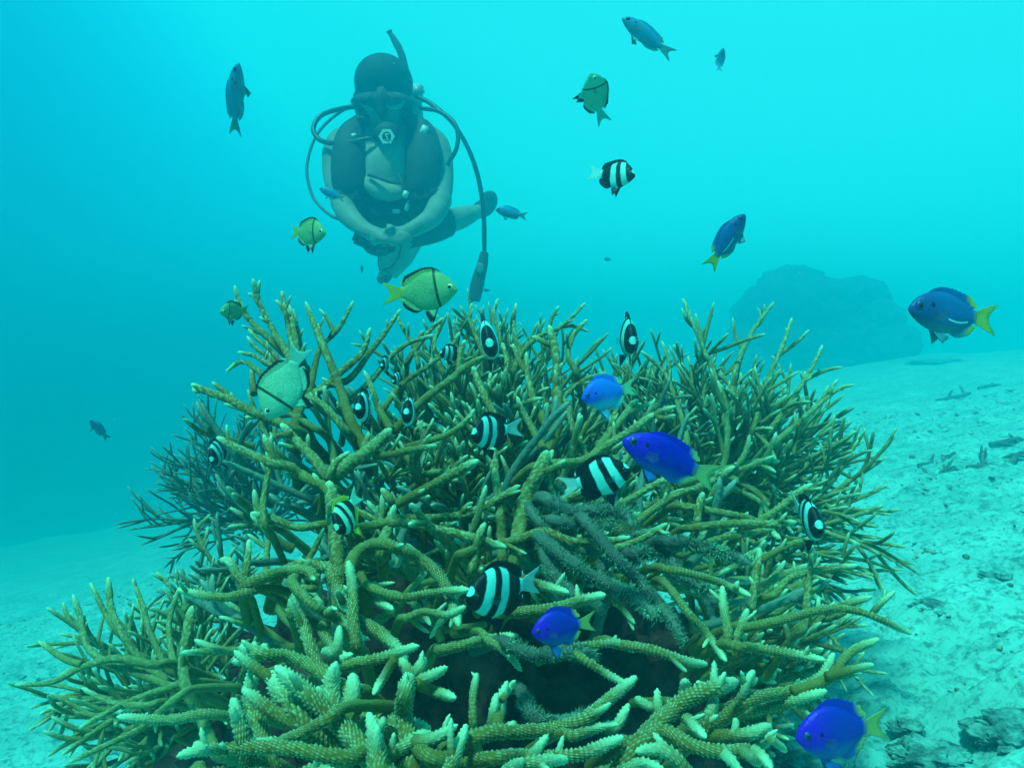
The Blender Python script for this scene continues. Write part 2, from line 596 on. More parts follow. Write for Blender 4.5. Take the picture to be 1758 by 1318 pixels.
for k_ in range(120):
    px_, py_ = rng_.uniform(430, 1250), rng_.uniform(760, 1120)
    d_ = float(np.interp(py_, *DEPTH)) + rng_.uniform(0.12, 0.30)
    if 760 < px_ < 1130 and py_ > 1060: continue
    side = (px_ - 800) / (800 if px_ < 800 else 420)
    frond(c_fill, rng_, np.array(at(px_, py_, d_)), np.array([side + rng_.normal(0, 0.55), -0.15 + rng_.normal(0, 0.4), 0.45 + rng_.normal(0, 0.35)]),
          rng_.uniform(0.08, 0.16), rng_.uniform(0.0038, 0.0056), CM['thin'] if rng_.rand() < 0.55 else CM['back'], twigs=2, up=0.1, bend=0.3)

for k_ in range(26):
    px_, py_ = rng_.uniform(345, 450), rng_.uniform(970, 1090)
    frond(c_fill, rng_, np.array(at(px_, py_, rng_.uniform(0.95, 1.15))), np.array([-0.8 + rng_.normal(0, 0.4), rng_.normal(0, 0.4), 0.35 + rng_.normal(0, 0.3)]),
          rng_.uniform(0.07, 0.12), rng_.uniform(0.0030, 0.0040), CM['thin'] if rng_.rand() < 0.5 else CM['back'], twigs=3, up=0.1, bend=0.3)

c_left = colony('tall staghorn coral with antler forks at the left of the thicket', at(560, 980, 0.72))
trace(c_left, CM['front'], """
0 15 15 585,1060 578,960 572,880 565,826
0 16 13 565,830 600,795 635,772 672,736
+ 0 13 6 632,775 605,730 583,665 560,605 540,560 525,518
+ 0 9 5 560,608 552,590 545,556
+ 0 10 7 673,740 683,733 724,689 778,648 792,634 830,614 866,612
+ 0 7 5 788,640 790,605 799,583
+ 0 9 5 672,738 650,700 636,660 625,636
+ 0 9 7 640,782 665,781 697,774 751,764
+ 0 8 5 697,768 765,747 799,723 815,702
0 13 9 564,822 545,795 509,756 482,727
+ 0 7 5 500,745 478,748 452,760
+ 0 7 6 520,762 500,768 478,760
0 13 8 560,836 519,816 496,802 468,795 420,775 372,750
+ 0 9 5 480,797 462,770 452,745
0 9 6 567,812 578,792 600,775
0.02 14 6 500,760 507,728 517,696 559,662 590,634 622,605 636,562
+ 0.02 8 5 560,661 600,650 637,602 661,571 688,530
+ 0.02 8 4 528,690 545,610 559,587 582,563 607,516
+ 0.02 6 3 575,572 560,545 548,530
0.02 12 6 508,700 499,620 470,570 445,520 434,478
+ 0.02 6 4 452,535 436,510 426,503
+ 0.02 6 3 440,510 444,492 446,480
0.02 9 5 480,600 452,572 425,545 410,515 403,490
+ 0.02 6 3 430,550 415,535 402,515
0.0 9 5 505,615 497,570 489,530 484,500
+ 0.0 5 3 490,540 480,522 472,515
0.0 8 5 512,610 505,570 500,540 496,522
0.03 8 5 520,620 513,580 507,548 503,530
0.0 8 5 488,628 455,592 440,580 426,564
0.01 8 5 490,635 462,612 440,598 424,577
0.0 8 5 480,638 455,622 435,610 408,604
0.0 9 5 478,680 455,650 430,626 410,622 388,638
+ 0.0 8 6 436,676 433,650 434,628
0.0 13 7 500,735 470,722 430,706 395,686 360,674 328,659
+ 0.0 7 5 402,688 385,672 364,656
+ 0.0 6 4 350,669 335,672 330,664
0.04 9 6 566,845 620,880 655,895 690,905
0.02 8 5 455,900 452,860 462,800 458,775
0.06 10 7 555,900 510,905 470,890 430,880
0.0 10 6 590,735 560,700 535,685 500,690
0.04 9 6 540,735 500,712 460,715 420,716
0.05 8 5 600,690 640,650 672,612 700,590 745,575
0.05 8 5 700,620 720,590 745,560 762,545
0.05 8 5 660,700 690,660 735,628 770,598 790,570
""")
c_tall = colony('upright staghorn coral with a tall straight column at the centre', at(930, 950, 0.8))
trace(c_tall, CM['front'], """
0 17 15 885,960 893,900 905,850 925,810 940,775
+ 0 14 9 938,785 955,730 957,660 953,600 942,558
+ -0.01 7 5 953,596 935,588 914,577
+ 0 10 6 937,778 915,738 897,705 887,680
+ 0 10 6 945,745 925,705 911,670 905,630 904,604
+ 0 7 5 903,640 890,615 880,590
0 11 7 870,760 850,715 835,685 820,652 812,630
+ 0 7 6 852,728 885,700 905,690 931,683
+ 0 7 5 834,684 848,672 858,660
0.03 9 6 868,790 858,720 864,660 870,620 862,588
0.03 8 6 850,800 848,745 838,700 842,640
0 12 8 925,800 960,796 1000,791 1038,767 1092,733 1122,710
+ 0 8 5 1092,733 1112,712 1124,684
+ 0 8 6 1110,718 1130,708 1160,697
+ 0 6 4 1120,712 1140,718 1160,712
0 10 7 950,855 941,830 939,802 949,772
0.02 12 9 862,960 860,894 850,812 845,765
0.02 8 5 950,700 985,665 1010,650 1040,640
0.05 8 5 990,640 975,610 985,575 1008,548
0.05 8 4 880,640 900,600 930,575 965,560 1005,520
+ 0.05 5 3 965,560 985,560 1012,570
+ 0.05 5 3 940,570 948,545 960,525
0.06 7 4 905,640 890,600 882,560 886,520
0.06 7 4 862,600 856,570 848,540 855,512
0.06 7 4 830,610 815,570 806,545 810,520
0.04 8 5 1010,790 985,740 975,700 962,676
0.04 8 5 1040,770 1052,720 1060,690 1052,660
0.02 9 6 1000,850 1050,820 1090,770 1130,745
0.06 7 4 760,640 745,600 750,570 762,545
0.06 7 4 720,640 712,600 690,560 680,540
""")
c_core = colony('tangled knobbly staghorn branches with pale tips across the thicket\'s middle', at(720, 980, 0.65))
trace(c_core, CM['front'], """
0 13 11 655,945 668,900 678,866
+ 0 10 12 678,866 720,845 780,812 822,790
+ 0 9 7 678,868 668,855 655,838
0 10 9 680,890 720,890 790,885 840,865 893,833
+ 0 6 4 790,885 800,870 812,862
0 12 9 600,975 612,950 632,938 656,933 690,945 722,960 755,990 775,1030 788,1075
+ 0 7 5 690,945 685,960 680,975
+ 0 6 4 770,1020 785,1020 795,1005
0 10 8 620,905 690,897 760,910 820,925 870,940
0 10 8 795,950 826,941 888,926 935,912 980,929 1038,929 1083,922
+ 0 6 5 1030,929 1036,922 1038,915
0 9 6 1045,945 1100,925 1146,898
+ 0 5 4 1130,907 1140,915 1150,914
0 10 7 810,975 815,950 822,920 833,897
0 9 7 640,1010 690,1025 760,1015 806,1012
0 11 9 895,1050 960,1042 1000,1030 1040,1020
0 8 9 890,990 925,1003 950,1010 977,1017
0.03 12 10 600,1060 640,1078 675,1105 700,1130
0 11 10 612,1105 606,1060 606,1010 598,962
+ 0 6 5 605,1020 596,1012 590,1004
+ 0 9 7 618,985 640,1025 675,1046
0 12 9 425,1005 455,990 490,982 520,978 538,990 543,1012 533,1045
+ 0 7 5 541,1010 528,1010 515,1008
+ 0 6 5 541,1025 550,1035 554,1042
+ 0 6 5 520,978 528,968 530,962
0.02 13 11 480,985 500,975 530,968 570,975 600,968
0.02 14 12 572,985 580,1010 595,1050
0.02 11 9 500,1050 515,1005 520,985
0.0 10 7 505,1005 540,1040 575,1060 600,1075 625,1100
+ 0 6 4 560,1052 570,1045 578,1046
0.0 9 6 420,1010 424,970 428,925
0.0 9 8 432,1005 410,990 395,965 378,960
0.0 9 7 430,1015 390,1025 350,1022 305,1012
0.02 12 11 600,1210 570,1180 545,1140 520,1070 505,1010
0.03 10 8 555,1085 575,1115 600,1135
0.0 9 6 700,1060 730,1050 770,1055 800,1040
0.04 10 8 760,1115 800,1105 850,1095 890,1090
0.04 8 6 840,1100 870,1120 896,1152
0.03 9 7 1060,1105 1120,1115 1180,1135 1215,1140
0.03 8 6 985,1110 1010,1108 1060,1103 1090,1118
0.03 8 6 1000,1130 1040,1155 1085,1180
0.02 9 7 910,900 940,870 985,850 1030,835
0.02 9 7 1050,875 1110,840 1152,816
0.02 9 7 1080,905 1150,855 1210,832 1262,800
0.0 9 6 1150,978 1200,988 1250,1005 1289,1023
+ 0 5 4 1262,1008 1266,1001 1268,996
0.02 9 8 1250,1090 1243,1045 1240,1005
0.0 9 8 1195,910 1200,870 1207,845
0.0 9 8 1195,905 1260,898 1330,900 1368,895
0.02 9 7 1180,870 1250,882 1300,895 1340,925
0.0 9 7 1300,898 1340,870 1370,845 1395,830
0.02 8 6 1180,950 1230,925 1290,915 1330,905
0.02 9 7 1285,1065 1296,1000 1305,940
+ 0.0 7 6 1300,965 1350,937 1405,922
0.02 9 6 1150,1010 1180,1050 1215,1090 1247,1135
""")
c_front = colony('big knobbly staghorn fingers with bright tips nearest the camera', at(750, 1300, 0.5))
trace(c_front, CM['front'], """
-0.02 22 13 700,1360 650,1315 590,1250 530,1193 472,1143
-0.02 18 14 652,1330 646,1290 642,1255 632,1222
+ -0.02 7 6 648,1262 655,1245 658,1232
0 20 12 705,1330 704,1280 693,1225 697,1185 704,1158
+ 0 10 7 704,1160 695,1142 679,1119
+ 0 10 8 705,1162 718,1148 729,1129
+ 0 10 7 702,1172 735,1162 769,1144
+ 0 12 7 704,1272 735,1270 765,1256 786,1243
+ 0 10 7 712,1172 745,1186 782,1198
0 12 8 560,1150 600,1140 650,1130 720,1108
+ 0 8 7 678,1130 655,1168 641,1192
0 20 14 590,1290 575,1230 568,1180 577,1135
+ 0 9 7 577,1140 580,1110 583,1073
+ 0 9 8 577,1135 567,1120 555,1118
+ 0 9 8 580,1135 592,1128 606,1122
+ 0 16 16 590,1250 605,1190 606,1155
0 12 10 600,1185 545,1150 500,1128 450,1122 412,1109
+ 0 9 7 440,1130 438,1115 436,1101
+ 0 9 7 445,1132 420,1133 398,1136
+ 0 7 6 460,1122 455,1112 452,1106
0.02 14 12 465,1310 447,1250 430,1195 438,1135
0.0 24 19 560,1290 523,1225 488,1190 462,1152
-0.02 17 9 425,1310 418,1275 409,1236 400,1198
-0.02 16 8 590,1300 500,1284 430,1282 390,1285 340,1288 303,1298
+ -0.02 7 6 350,1288 342,1280 335,1276
-0.01 11 8 560,1235 510,1262 470,1275 433,1272
-0.02 13 9 760,1345 790,1275 801,1242
0 14 9 770,1290 800,1270 850,1256 900,1255 950,1250 1000,1235 1045,1200 1093,1161
+ 0 12 8 852,1255 858,1210 871,1168
+ 0 6 5 862,1200 875,1180 885,1167
+ 0 8 6 842,1252 848,1215 853,1190
+ 0 7 6 868,1250 878,1244 885,1243
0 14 9 740,1300 800,1305 850,1300 900,1296 960,1298 1010,1290 1071,1264
+ -0.01 9 7 900,1318 923,1285 941,1260
-0.02 12 9 850,1345 900,1312 935,1306 975,1303
-0.03 12 10 840,1345 870,1325 898,1305
0 10 7 985,1262 1020,1250 1060,1240
+ 0 9 7 1040,1262 1062,1240 1080,1207
0 18 11 1060,1325 1090,1285 1150,1222 1190,1193 1228,1180 1266,1169
+ 0 12 10 1178,1212 1177,1190 1176,1166
+ 0 8 5 1224,1182 1226,1160 1226,1133
+ 0 7 5 1222,1185 1208,1178 1196,1171
+ 0 8 6 1142,1222 1115,1212 1090,1197
0 10 8 1205,1268 1218,1230 1228,1188
0 9 9 1175,1228 1190,1245 1212,1266
+ 0 11 8 1212,1262 1260,1262 1295,1256 1324,1245
+ 0 6 5 1258,1262 1263,1245 1263,1233
0 14 9 1100,1275 1140,1255 1190,1280 1250,1290 1300,1280 1332,1260
+ 0 7 6 1322,1268 1340,1280 1350,1290
+ 0 10 8 1240,1290 1260,1310 1275,1330
+ 0 10 8 1290,1285 1310,1300 1325,1320
+ 0 9 7 1270,1285 1290,1300 1305,1312
0 14 10 1180,1330 1160,1300 1130,1285 1090,1290
0.0 12 8 1060,1330 1100,1310 1140,1320
0.02 12 10 620,1330 680,1290 720,1265 745,1262
0.03 14 12 640,1240 690,1240 740,1250
0.04 8 5 812,1240 812,1195 819,1155
0.0 13 9 500,1340 540,1320 590,1335
0.0 12 9 350,1330 400,1325 470,1330 520,1345
""")
trace(c_right, CM['front'], """
0.02 9 6 1380,1075 1388,1000 1392,960 1393,932
+ 0.02 5 4 1392,962 1383,952 1380,948
+ 0.02 5 4 1392,962 1400,955 1402,948
0.02 8 6 1330,1020 1360,990 1430,975 1472,970
0.02 10 5 1290,1075 1350,1062 1420,1045 1470,1048 1510,1062 1565,1088
+ 0.02 7 5 1430,1046 1460,1035 1497,1024
+ 0.02 6 5 1495,1057 1512,1035 1537,1014
0.02 9 7 1270,1110 1300,1112 1360,1122 1418,1133
0.02 14 7 1230,1240 1290,1200 1360,1185 1410,1160 1432,1120
+ 0.02 9 6 1360,1186 1420,1165 1460,1120 1510,1096
+ 0.02 8 5 1420,1160 1460,1150 1500,1140
0.03 10 8 1280,1220 1330,1210 1370,1200 1420,1185
0.0 8 6 1270,1200 1285,1165 1295,1150
0.03 8 6 1250,1130 1270,1080 1284,1045
""")
trace(c_low, CM['back'], """
0.18 12 8 370,1290 345,1230 320,1180 315,1130 322,1080 330,1040
0.18 10 6 320,1190 280,1165 240,1130 205,1080 190,1040 186,990
+ 0.18 6 4 210,1090 185,1060 155,1000
0.18 9 5 300,1180 250,1160 190,1140 150,1110 138,1060 125,1020
0.18 9 4 260,1140 200,1130 140,1145 90,1170 25,1175
+ 0.18 6 4 140,1140 110,1130 66,1100
0.18 8 4 290,1180 230,1200 180,1225 135,1250
0.18 8 4 300,1200 240,1250 180,1280 118,1308
0.18 8 4 290,1150 260,1090 245,1040 228,993
0.18 8 4 300,1140 290,1080 300,1030 310,1005
0.18 7 4 250,1210 190,1205 140,1180
0.14 9 7 400,1230 350,1225 290,1235 200,1230
""")

# --- dead branches furred with algae, right of the big striped fish
m, t, b = new_mat('algae_fur', 0.95, 0.05)
c = mix_rgb(t, maprange(t, noise_tex(t, 60, 3, 0.6), 0.35, 0.7), (0.10, 0.17, 0.10), (0.26, 0.50, 0.32))
t.links.new(c, b.inputs['Base Color'])
M_FUR = m
dead = empty('dead_coral', at(1020, 950, 0.68))
tag(dead, 'dead coral branches furred with grey green algae in the middle of the thicket', 'dead coral', None)
DEADL = """
0.0 15 13 945,860 985,880 1030,875 1070,880 1085,905
0.01 12 10 930,925 975,960 1020,990 1080,1020 1130,1060
0.01 12 9 1010,900 1060,960 1100,1000 1150,1060 1175,1105
0.0 12 11 1150,930 1190,935 1240,950 1290,967
0.02 12 9 1040,1010 1035,970 1060,930 1120,910
0.02 12 10 930,935 950,985 1000,1030 1035,1045
0.02 13 10 1090,950 1140,950 1170,985 1230,1020
0.02 12 10 960,850 930,830 905,850
0.0 14 11 960,895 1010,905 1060,900
0.02 11 9 905,870 935,905 990,940 1040,950
0.03 12 9 880,1110 930,1125 1000,1118 1015,1128
0.05 12 10 900,1200 920,1230 960,1240 1010,1225
"""
trace(dead, CM['dead'], DEADL, nub=0)


def fur(root, text, seed=5, per=1500):
    rng = np.random.RandomState(seed)
    Vs, Fs = [], []
    k = 0
    base = np.array(root.location)
    for line in text.strip().splitlines():
        w = line.split(); off, r0, r1 = map(float, w[:3])
        pts = [tuple(map(float, q.split(','))) for q in w[3:]]
        rg = np.random.RandomState(int(pts[0][0] * 7 + pts[-1][1]))
        ds = [float(np.interp(y, *DEPTH)) + off for x, y in pts]
        m_ = sum(ds) / len(ds)
        ds = [m_ + (d - m_) * 0.55 + rg.uniform(-0.012, 0.012) for d in ds]
        C, Ln = spline(np.array([np.array(at(x, y, d)) for (x, y), d in zip(pts, ds)]), 60)
        T, A, B = frames(C)
        n = per
        i = rng.randint(0, 60, n); th = rng.uniform(0, 2 * PI, n)
        rr = (r0 + (r1 - r0) * i / 60) * m_ / FPX
        nrm = np.cos(th)[:, None] * A[i] + np.sin(th)[:, None] * B[i]
        p = C[i] + nrm * rr[:, None] * 0.9 + T[i] * rng.uniform(-0.003, 0.003, n)[:, None]
        d = nrm + rng.normal(0, 0.55, (n, 3)); d /= np.linalg.norm(d, axis=1)[:, None]
        ln = rng.uniform(0.001, 0.0055, n)[:, None] * (0.35 + 0.9 * np.clip(0.5 + vnoise(p, 55, 8, 2), 0, 1.2))[:, None]
        sd = np.cross(d, rng.normal(0, 1, (n, 3))); sd /= np.linalg.norm(sd, axis=1)[:, None]
        wd = 0.0005
        v = np.stack([p - sd * wd, p + sd * wd, p + d * ln + rng.normal(0, 0.0006, (n, 3))], 1).reshape(-1, 3)
        Vs.append(v); Fs.append(np.arange(n * 3).reshape(n, 3) + k); k += n * 3
    me = mesh('algae_fur', np.vstack(Vs) - base, np.vstack(Fs))
    tag(link('algae_fur', me, root, M_FUR, smooth=False), kind='stuff')


fur(dead, DEADL)

trace(c_fan, CM['back'], """
0.12 8 4 1245,720 1228,650 1200,580 1172,512
+ 0.12 6 3 1206,592 1216,555 1226,518
+ 0.12 5 3 1190,560 1178,548 1170,528
0.12 9 4 1255,730 1262,640 1290,572 1329,518
+ 0.12 5 3 1275,600 1262,575 1258,545
+ 0.12 5 3 1300,558 1310,545 1300,528
0.12 8 4 1290,740 1320,650 1345,590 1360,545
+ 0.12 6 3 1335,610 1365,590 1390,566
0.12 8 4 1320,740 1370,670 1400,620 1412,592
+ 0.12 5 3 1385,650 1420,635 1448,630
0.12 8 4 1330,760 1400,700 1440,668 1468,660
0.12 8 4 1180,760 1165,700 1140,640 1100,602
+ 0.12 5 3 1150,660 1148,620 1136,585
""", nub=0.6)

# ------------------------------------------------------------------ far bommie, rocks and fragments on the sand
m, t, b = new_mat('reef_rock', 0.95, 0.05)
n = noise_tex(t, 7, 5, 0.65)
c = mix_rgb(t, maprange(t, n, 0.4, 0.7), (0.03, 0.05, 0.05), (0.09, 0.12, 0.10))
t.links.new(c, b.inputs['Base Color']); bump(t, b, noise_tex(t, 30, 4, 0.7), 1.0, 0.01)
M_ROCK = m
m, t, b = new_mat('sandy_rubble', 0.95, 0.05)
c = mix_rgb(t, maprange(t, noise_tex(t, 40, 5, 0.7), 0.38, 0.62), (0.05, 0.10, 0.10), (0.22, 0.50, 0.44))
t.links.new(c, b.inputs['Base Color']); bump(t, b, noise_tex(t, 150, 4, 0.7), 1.0, 0.006)
M_SROCK = m


def gpos(px, py):
    """where the ray through a pixel meets the sand"""
    d = 0.3
    for _ in range(4000):
        p = at(px, py, d)
        if p.z < float(ground_z(p.x, p.y, False)): return p, d
        d *= 1.003
    return at(px, py, d), d


def ground_at(px, d):
    p = at(px, 700, d)
    return Vector((p.x, p.y, float(ground_z(p.x, p.y, False))))


def bommie():
    e = empty('coral_bommie', ground_at(1388, 12.6))
    tag(e, 'large hazy coral mound rising beyond the thicket on the right', 'coral')
    rng = np.random.RandomState(3)
    b0 = np.array(e.location)
    for i in range(60):
        x = rng.uniform(-1.2, 1.2); z = rng.uniform(-0.1, 1) * math.sqrt(max(0.05, 1 - (x / 1.45) ** 2)) * 1.45
        r = rng.uniform(0.24, 0.52)
        bm_ = bmesh.new(); bmesh.ops.create_icosphere(bm_, subdivisions=4, radius=1)
        V = np.array([v.co for v in bm_.verts])
        V = V * (1 + 0.14 * vnoise(V, 4.5, i, 4) + 0.07 * np.abs(vnoise(V, 13, i + 7, 3)))[:, None] * np.array([r * 1.15, r, r * 0.85])
        for v, c_ in zip(bm_.verts, V): v.co = c_
        me = bpy.data.meshes.new('coral_head'); bm_.to_mesh(me); bm_.free()
        o = link('coral_head', me, e, M_ROCK)
        o.location = (x, rng.uniform(-0.3, 0.3), z + 0.02)


bommie()


def rock(label, px, py, w, h, seed, mat=M_SROCK, group=None, cat='rock'):
    p, d = gpos(px, py)
    k = d / FPX
    bm_ = bmesh.new(); bmesh.ops.create_icosphere(bm_, subdivisions=5, radius=1)
    V = np.array([v.co for v in bm_.verts])
    V = V * (1 + 0.42 * vnoise(V, 2.3, seed, 5) + 0.16 * np.abs(vnoise(V, 8, seed + 3, 3)))[:, None] * np.array([w * k / 2, w * k / 2.4, h * k / 3.0])
    for v, c_ in zip(bm_.verts, V): v.co = c_
    me = bpy.data.meshes.new('rock'); bm_.to_mesh(me); bm_.free()
    o = link('rock', me, None, mat)
    o.location = p + Vector((0, 0, h * k * 0.04))
    return tag(o, label, cat, group)


GRK = 'weathered rubble rocks on the sand'
rock('dark rubble rock in the bottom right corner of the sand', 1745, 1262, 130, 70, 1, group=GRK)
rock('flat rubble rock along the bottom edge right of the blue fish', 1600, 1302, 110, 44, 2, group=GRK)
rock('small dark rock just behind the yellow tailed blue fish', 1555, 1248, 46, 30, 3, group=GRK)
rock('low curved rock on the open sand right of the thicket', 1618, 1040, 78, 26, 4, group=GRK)
rock('small rock on the sand above the low curved one', 1700, 985, 60, 20, 5, group=GRK)
rock('hazy low rock patch far off on the right sand slope', 1610, 622, 90, 20, 6, group=GRK)
rock('rubble rock half under the lower left bushy coral', 215, 1290, 90, 36, 7, group=GRK)
rock('dark rubble lump under the blue fish at the bottom edge', 1385, 1312, 130, 56, 8, group=GRK)
rock('small rubble lump at the right edge above the corner rock', 1740, 1170, 50, 22, 9, group=GRK)

FR = [  # broken coral pieces lying on the right-hand sand: pixel line, radius in px
    ('broken coral stick nearest the thicket on the right sand', [(1555, 833), (1580, 828), (1608, 820), (1622, 812)], 6),
    ('forked broken coral piece pointing up beside the sticks', [(1600, 822), (1625, 815), (1640, 800)], 6),
    ('broken coral stub standing upright on the right sand', [(1690, 802), (1686, 790), (1683, 776)], 5),
    ('long broken coral piece lying left of the upright stub', [(1575, 802), (1600, 800), (1640, 802)], 5),
    ('broken coral piece at the far right of the fragment row', [(1705, 806), (1730, 800), (1748, 778)], 6),
    ('short broken coral nub rising from the fragment row', [(1622, 800), (1620, 786), (1616, 778)], 4),
    ('broken coral piece lying right of the upright stub', [(1660, 806), (1690, 806), (1720, 812)], 6),
    ('thin coral stick alone on the sand above the fragment row', [(1493, 727), (1510, 730), (1532, 735)], 3),
    ('broken coral piece high on the sand near the right edge', [(1700, 765), (1725, 758), (1752, 750)], 5),
    ('hazy cluster piece of broken coral on the upper right sand', [(1610, 690), (1640, 682), (1668, 674)], 5),
    ('hazy broken coral bit right of the upper cluster piece', [(1680, 668), (1700, 662), (1715, 660)], 4),
]
for lab, pts, r in FR:
    p0, d0 = gpos(*pts[0])
    P = []
    for x, y in pts:
        q, dd = gpos(x, y)
        dq = d0 + (dd - d0) * 0.35
        q = at(x, y, dq)
        gz = float(ground_z(q.x, q.y, False))
        q.z = max(q.z, gz + 0.004)
        P.append(np.array(q))
    rr = r * d0 / FPX * 0.72
    o = add_branch(None, 'coral_fragment', np.array(P), rr * 1.2, rr, CM['dead'], d=0.9) if False else None
    me = tube_mesh('coral_fragment', np.array(P), rr * 1.2, rr, segs=12, step=0.006, lod=1, seed=int(pts[0][0]), knob=0.8)
    fr_ = tag(link('coral_fragment', me, None, CM['dead']), lab, 'coral', 'broken coral on the sand')
    rg_ = np.random.RandomState(int(pts[0][0]))
    C_, L_n = spline(np.array(P), 30)
    for q in range(4):
        i_ = rg_.randint(5, 28)
        Q = grow_line(rg_, C_[i_], unit(C_[i_ + 1] - C_[i_]) + rg_.normal(0, 0.8, 3) + np.array([0, 0, 0.5]), rr * rg_.uniform(3, 9), 0.3, 0.1, 4)
        link('twig', tube_mesh('twig', Q, rr * 0.75, rr * 0.5, segs=9, step=0.005, lod=1, seed=q + 5), fr_, CM['dead'])

# small loose debris over the sand: too many to count
rng = np.random.RandomState(9)
bm_ = bmesh.new(); bmesh.ops.create_icosphere(bm_, subdivisions=1, radius=1)
bv = np.array([v.co for v in bm_.verts]); bf = np.array([[v.index for v in f.verts] for f in bm_.faces]); bm_.free()
N_ = 22000
dist = 0.55 + 5.5 * rng.rand(N_) ** 1.5
az_ = rng.uniform(-42, 42, N_)
X = dist * np.sin(np.radians(az_)) ; Y = dist * np.cos(np.radians(az_))
P3 = np.stack([X, Y, X * 0], 1)
keep = vnoise(P3, 2.2, 44, 3) + rng.normal(0, 0.5, N_) > 0.25
X, Y, dist = X[keep], Y[keep], dist[keep]
n_ = len(X)
Z = ground_z(X, Y)
sz = np.exp(rng.normal(-6.15, 0.5, n_)) * (1 + 0.25 * dist)
V = bv[None] * (0.6 + 0.7 * rng.rand(n_, len(bv), 1)) * sz[:, None, None] * np.stack([rng.uniform(.8, 2.2, n_), rng.uniform(.7, 1.3, n_), rng.uniform(.35, .8, n_)], 1)[:, None]
an = rng.uniform(0, PI, n_)
c_, s_ = np.cos(an)[:, None], np.sin(an)[:, None]
V = np.stack([V[..., 0] * c_ - V[..., 1] * s_, V[..., 0] * s_ + V[..., 1] * c_, V[..., 2]], -1)
V = V + np.stack([X, Y, Z], 1)[:, None]
F = (bf[None] + (np.arange(n_) * len(bv))[:, None, None]).reshape(-1, 3)
m, t, b = new_mat('debris', 0.95, 0.05)
t.links.new(mix_rgb(t, maprange(t, noise_tex(t, 30, 1), 0.4, 0.6), (0.10, 0.12, 0.09), (0.36, 0.36, 0.30)), b.inputs['Base Color'])
tag(link('coral_rubble', mesh('coral_rubble', V.reshape(-1, 3), F), None, m), 'loose shell and coral debris scattered over the sand', 'rubble', None, 'stuff')

# specks drifting in the water
rng = np.random.RandomState(12)
n_ = 420
dd_ = 0.5 + 3.0 * rng.rand(n_)
pp = np.array([np.array(at(x, y, d)) for x, y, d in zip(rng.uniform(-150, 1900, n_), rng.uniform(-100, 900, n_), dd_)])
sz = rng.uniform(0.0003, 0.0007, n_) * (0.6 + 0.4 * dd_)
V = (bv[None] * sz[:, None, None] + pp[:, None]).reshape(-1, 3)
F = (bf[None] + (np.arange(n_) * len(bv))[:, None, None]).reshape(-1, 3)
m, t, b = new_mat('speck', 0.9, 0.1); b.inputs['Base Color'].default_value = (0.4, 0.6, 0.55, 1)
tag(link('suspended_particles', mesh('suspended_particles', V, F), None, m), 'fine pale specks drifting in the open water', 'particles', None, 'stuff')

# ------------------------------------------------------------------ diver
def simple_mat(name, col, rough=0.6, spec=0.3, nscale=None, amt=0.4):
    m, t, b = new_mat(name, rough, spec)
    if nscale:
        n = noise_tex(t, nscale, 3, 0.6)
        t.links.new(mix_rgb(t, maprange(t, n, 0.35, 0.7), col, tuple(x * (1 - amt) for x in col)), b.inputs['Base Color'])
        bump(t, b, n, 0.3, 0.004)
    else:
        b.inputs['Base Color'].default_value = (*col, 1)
    return m


M_SKIN = simple_mat('diver_suit_pale', (0.26, 0.27, 0.22), 0.6, 0.3, 14, 0.3)
M_SHIRT = simple_mat('diver_shirt', (0.40, 0.36, 0.30), 0.8, 0.2, 9, 0.35)
M_BLACK = simple_mat('diver_vest', (0.05, 0.05, 0.05), 0.7, 0.3, 25, 0.5)
M_GREYB = simple_mat('diver_webbing', (0.05, 0.05, 0.055), 0.6, 0.3)
M_RUBB = simple_mat('rubber_hose', (0.015, 0.015, 0.017), 0.4, 0.4)
M_HAIR = simple_mat('diver_hood', (0.04, 0.04, 0.036), 0.8, 0.2, 60, 0.6)
M_PALE = simple_mat('pale_plastic', (0.55, 0.60, 0.55), 0.4, 0.4)
M_FINB = simple_mat('fin_blade', (0.36, 0.42, 0.40), 0.5, 0.3, 8, 0.2)
M_LENS = simple_mat('mask_glass', (0.16, 0.17, 0.16), 0.08, 0.9)

DD = 3.3
dorg = at(660, 250, DD)
person = empty('person', dorg)
tag(person, 'scuba diver facing the camera with folded arms, hovering above the coral', 'person')


def dp(px, py, dz=0.0):
    """point on the diver: picture position and depth relative to the chest"""
    return np.array(at(px, py, DD + dz) - dorg)


def pxr(r): return r * DD / FPX


def loft(path, radii, sq=None, segs=20, n=24):
    """closed tube through path with elliptical sections (wide, deep)"""
    P = np.array(path, float)
    C, Ln = spline(P, n)
    k = np.linspace(0, 1, len(radii)); t_ = np.linspace(0, 1, n)
    rr = np.stack([np.interp(t_, k, [q[0] for q in radii]), np.interp(t_, k, [q[1] for q in radii])], 1)
    T = np.gradient(C, axis=0); T /= np.linalg.norm(T, axis=1)[:, None]
    V = []
    for i in range(n):
        A = np.array([1.0, 0, 0]) - T[i] * T[i][0]
        if np.linalg.norm(A) < 0.35: A = np.array([0, 0, 1.0]) - T[i] * T[i][2]
        A /= np.linalg.norm(A); B = np.cross(T[i], A)
        for j in range(segs):
            a = 2 * PI * j / segs
            V.append(C[i] + A * math.cos(a) * rr[i, 0] + B * math.sin(a) * rr[i, 1])
    V = np.array(V)
    g = np.arange(n * segs).reshape(n, segs); g2 = np.roll(g, -1, 1)
    F = np.stack([g[:-1], g[1:], g2[1:], g2[:-1]], -1).reshape(-1, 4).tolist()
    F.append(g[0].tolist()); F.append(g[-1][::-1].tolist())
    return V, F


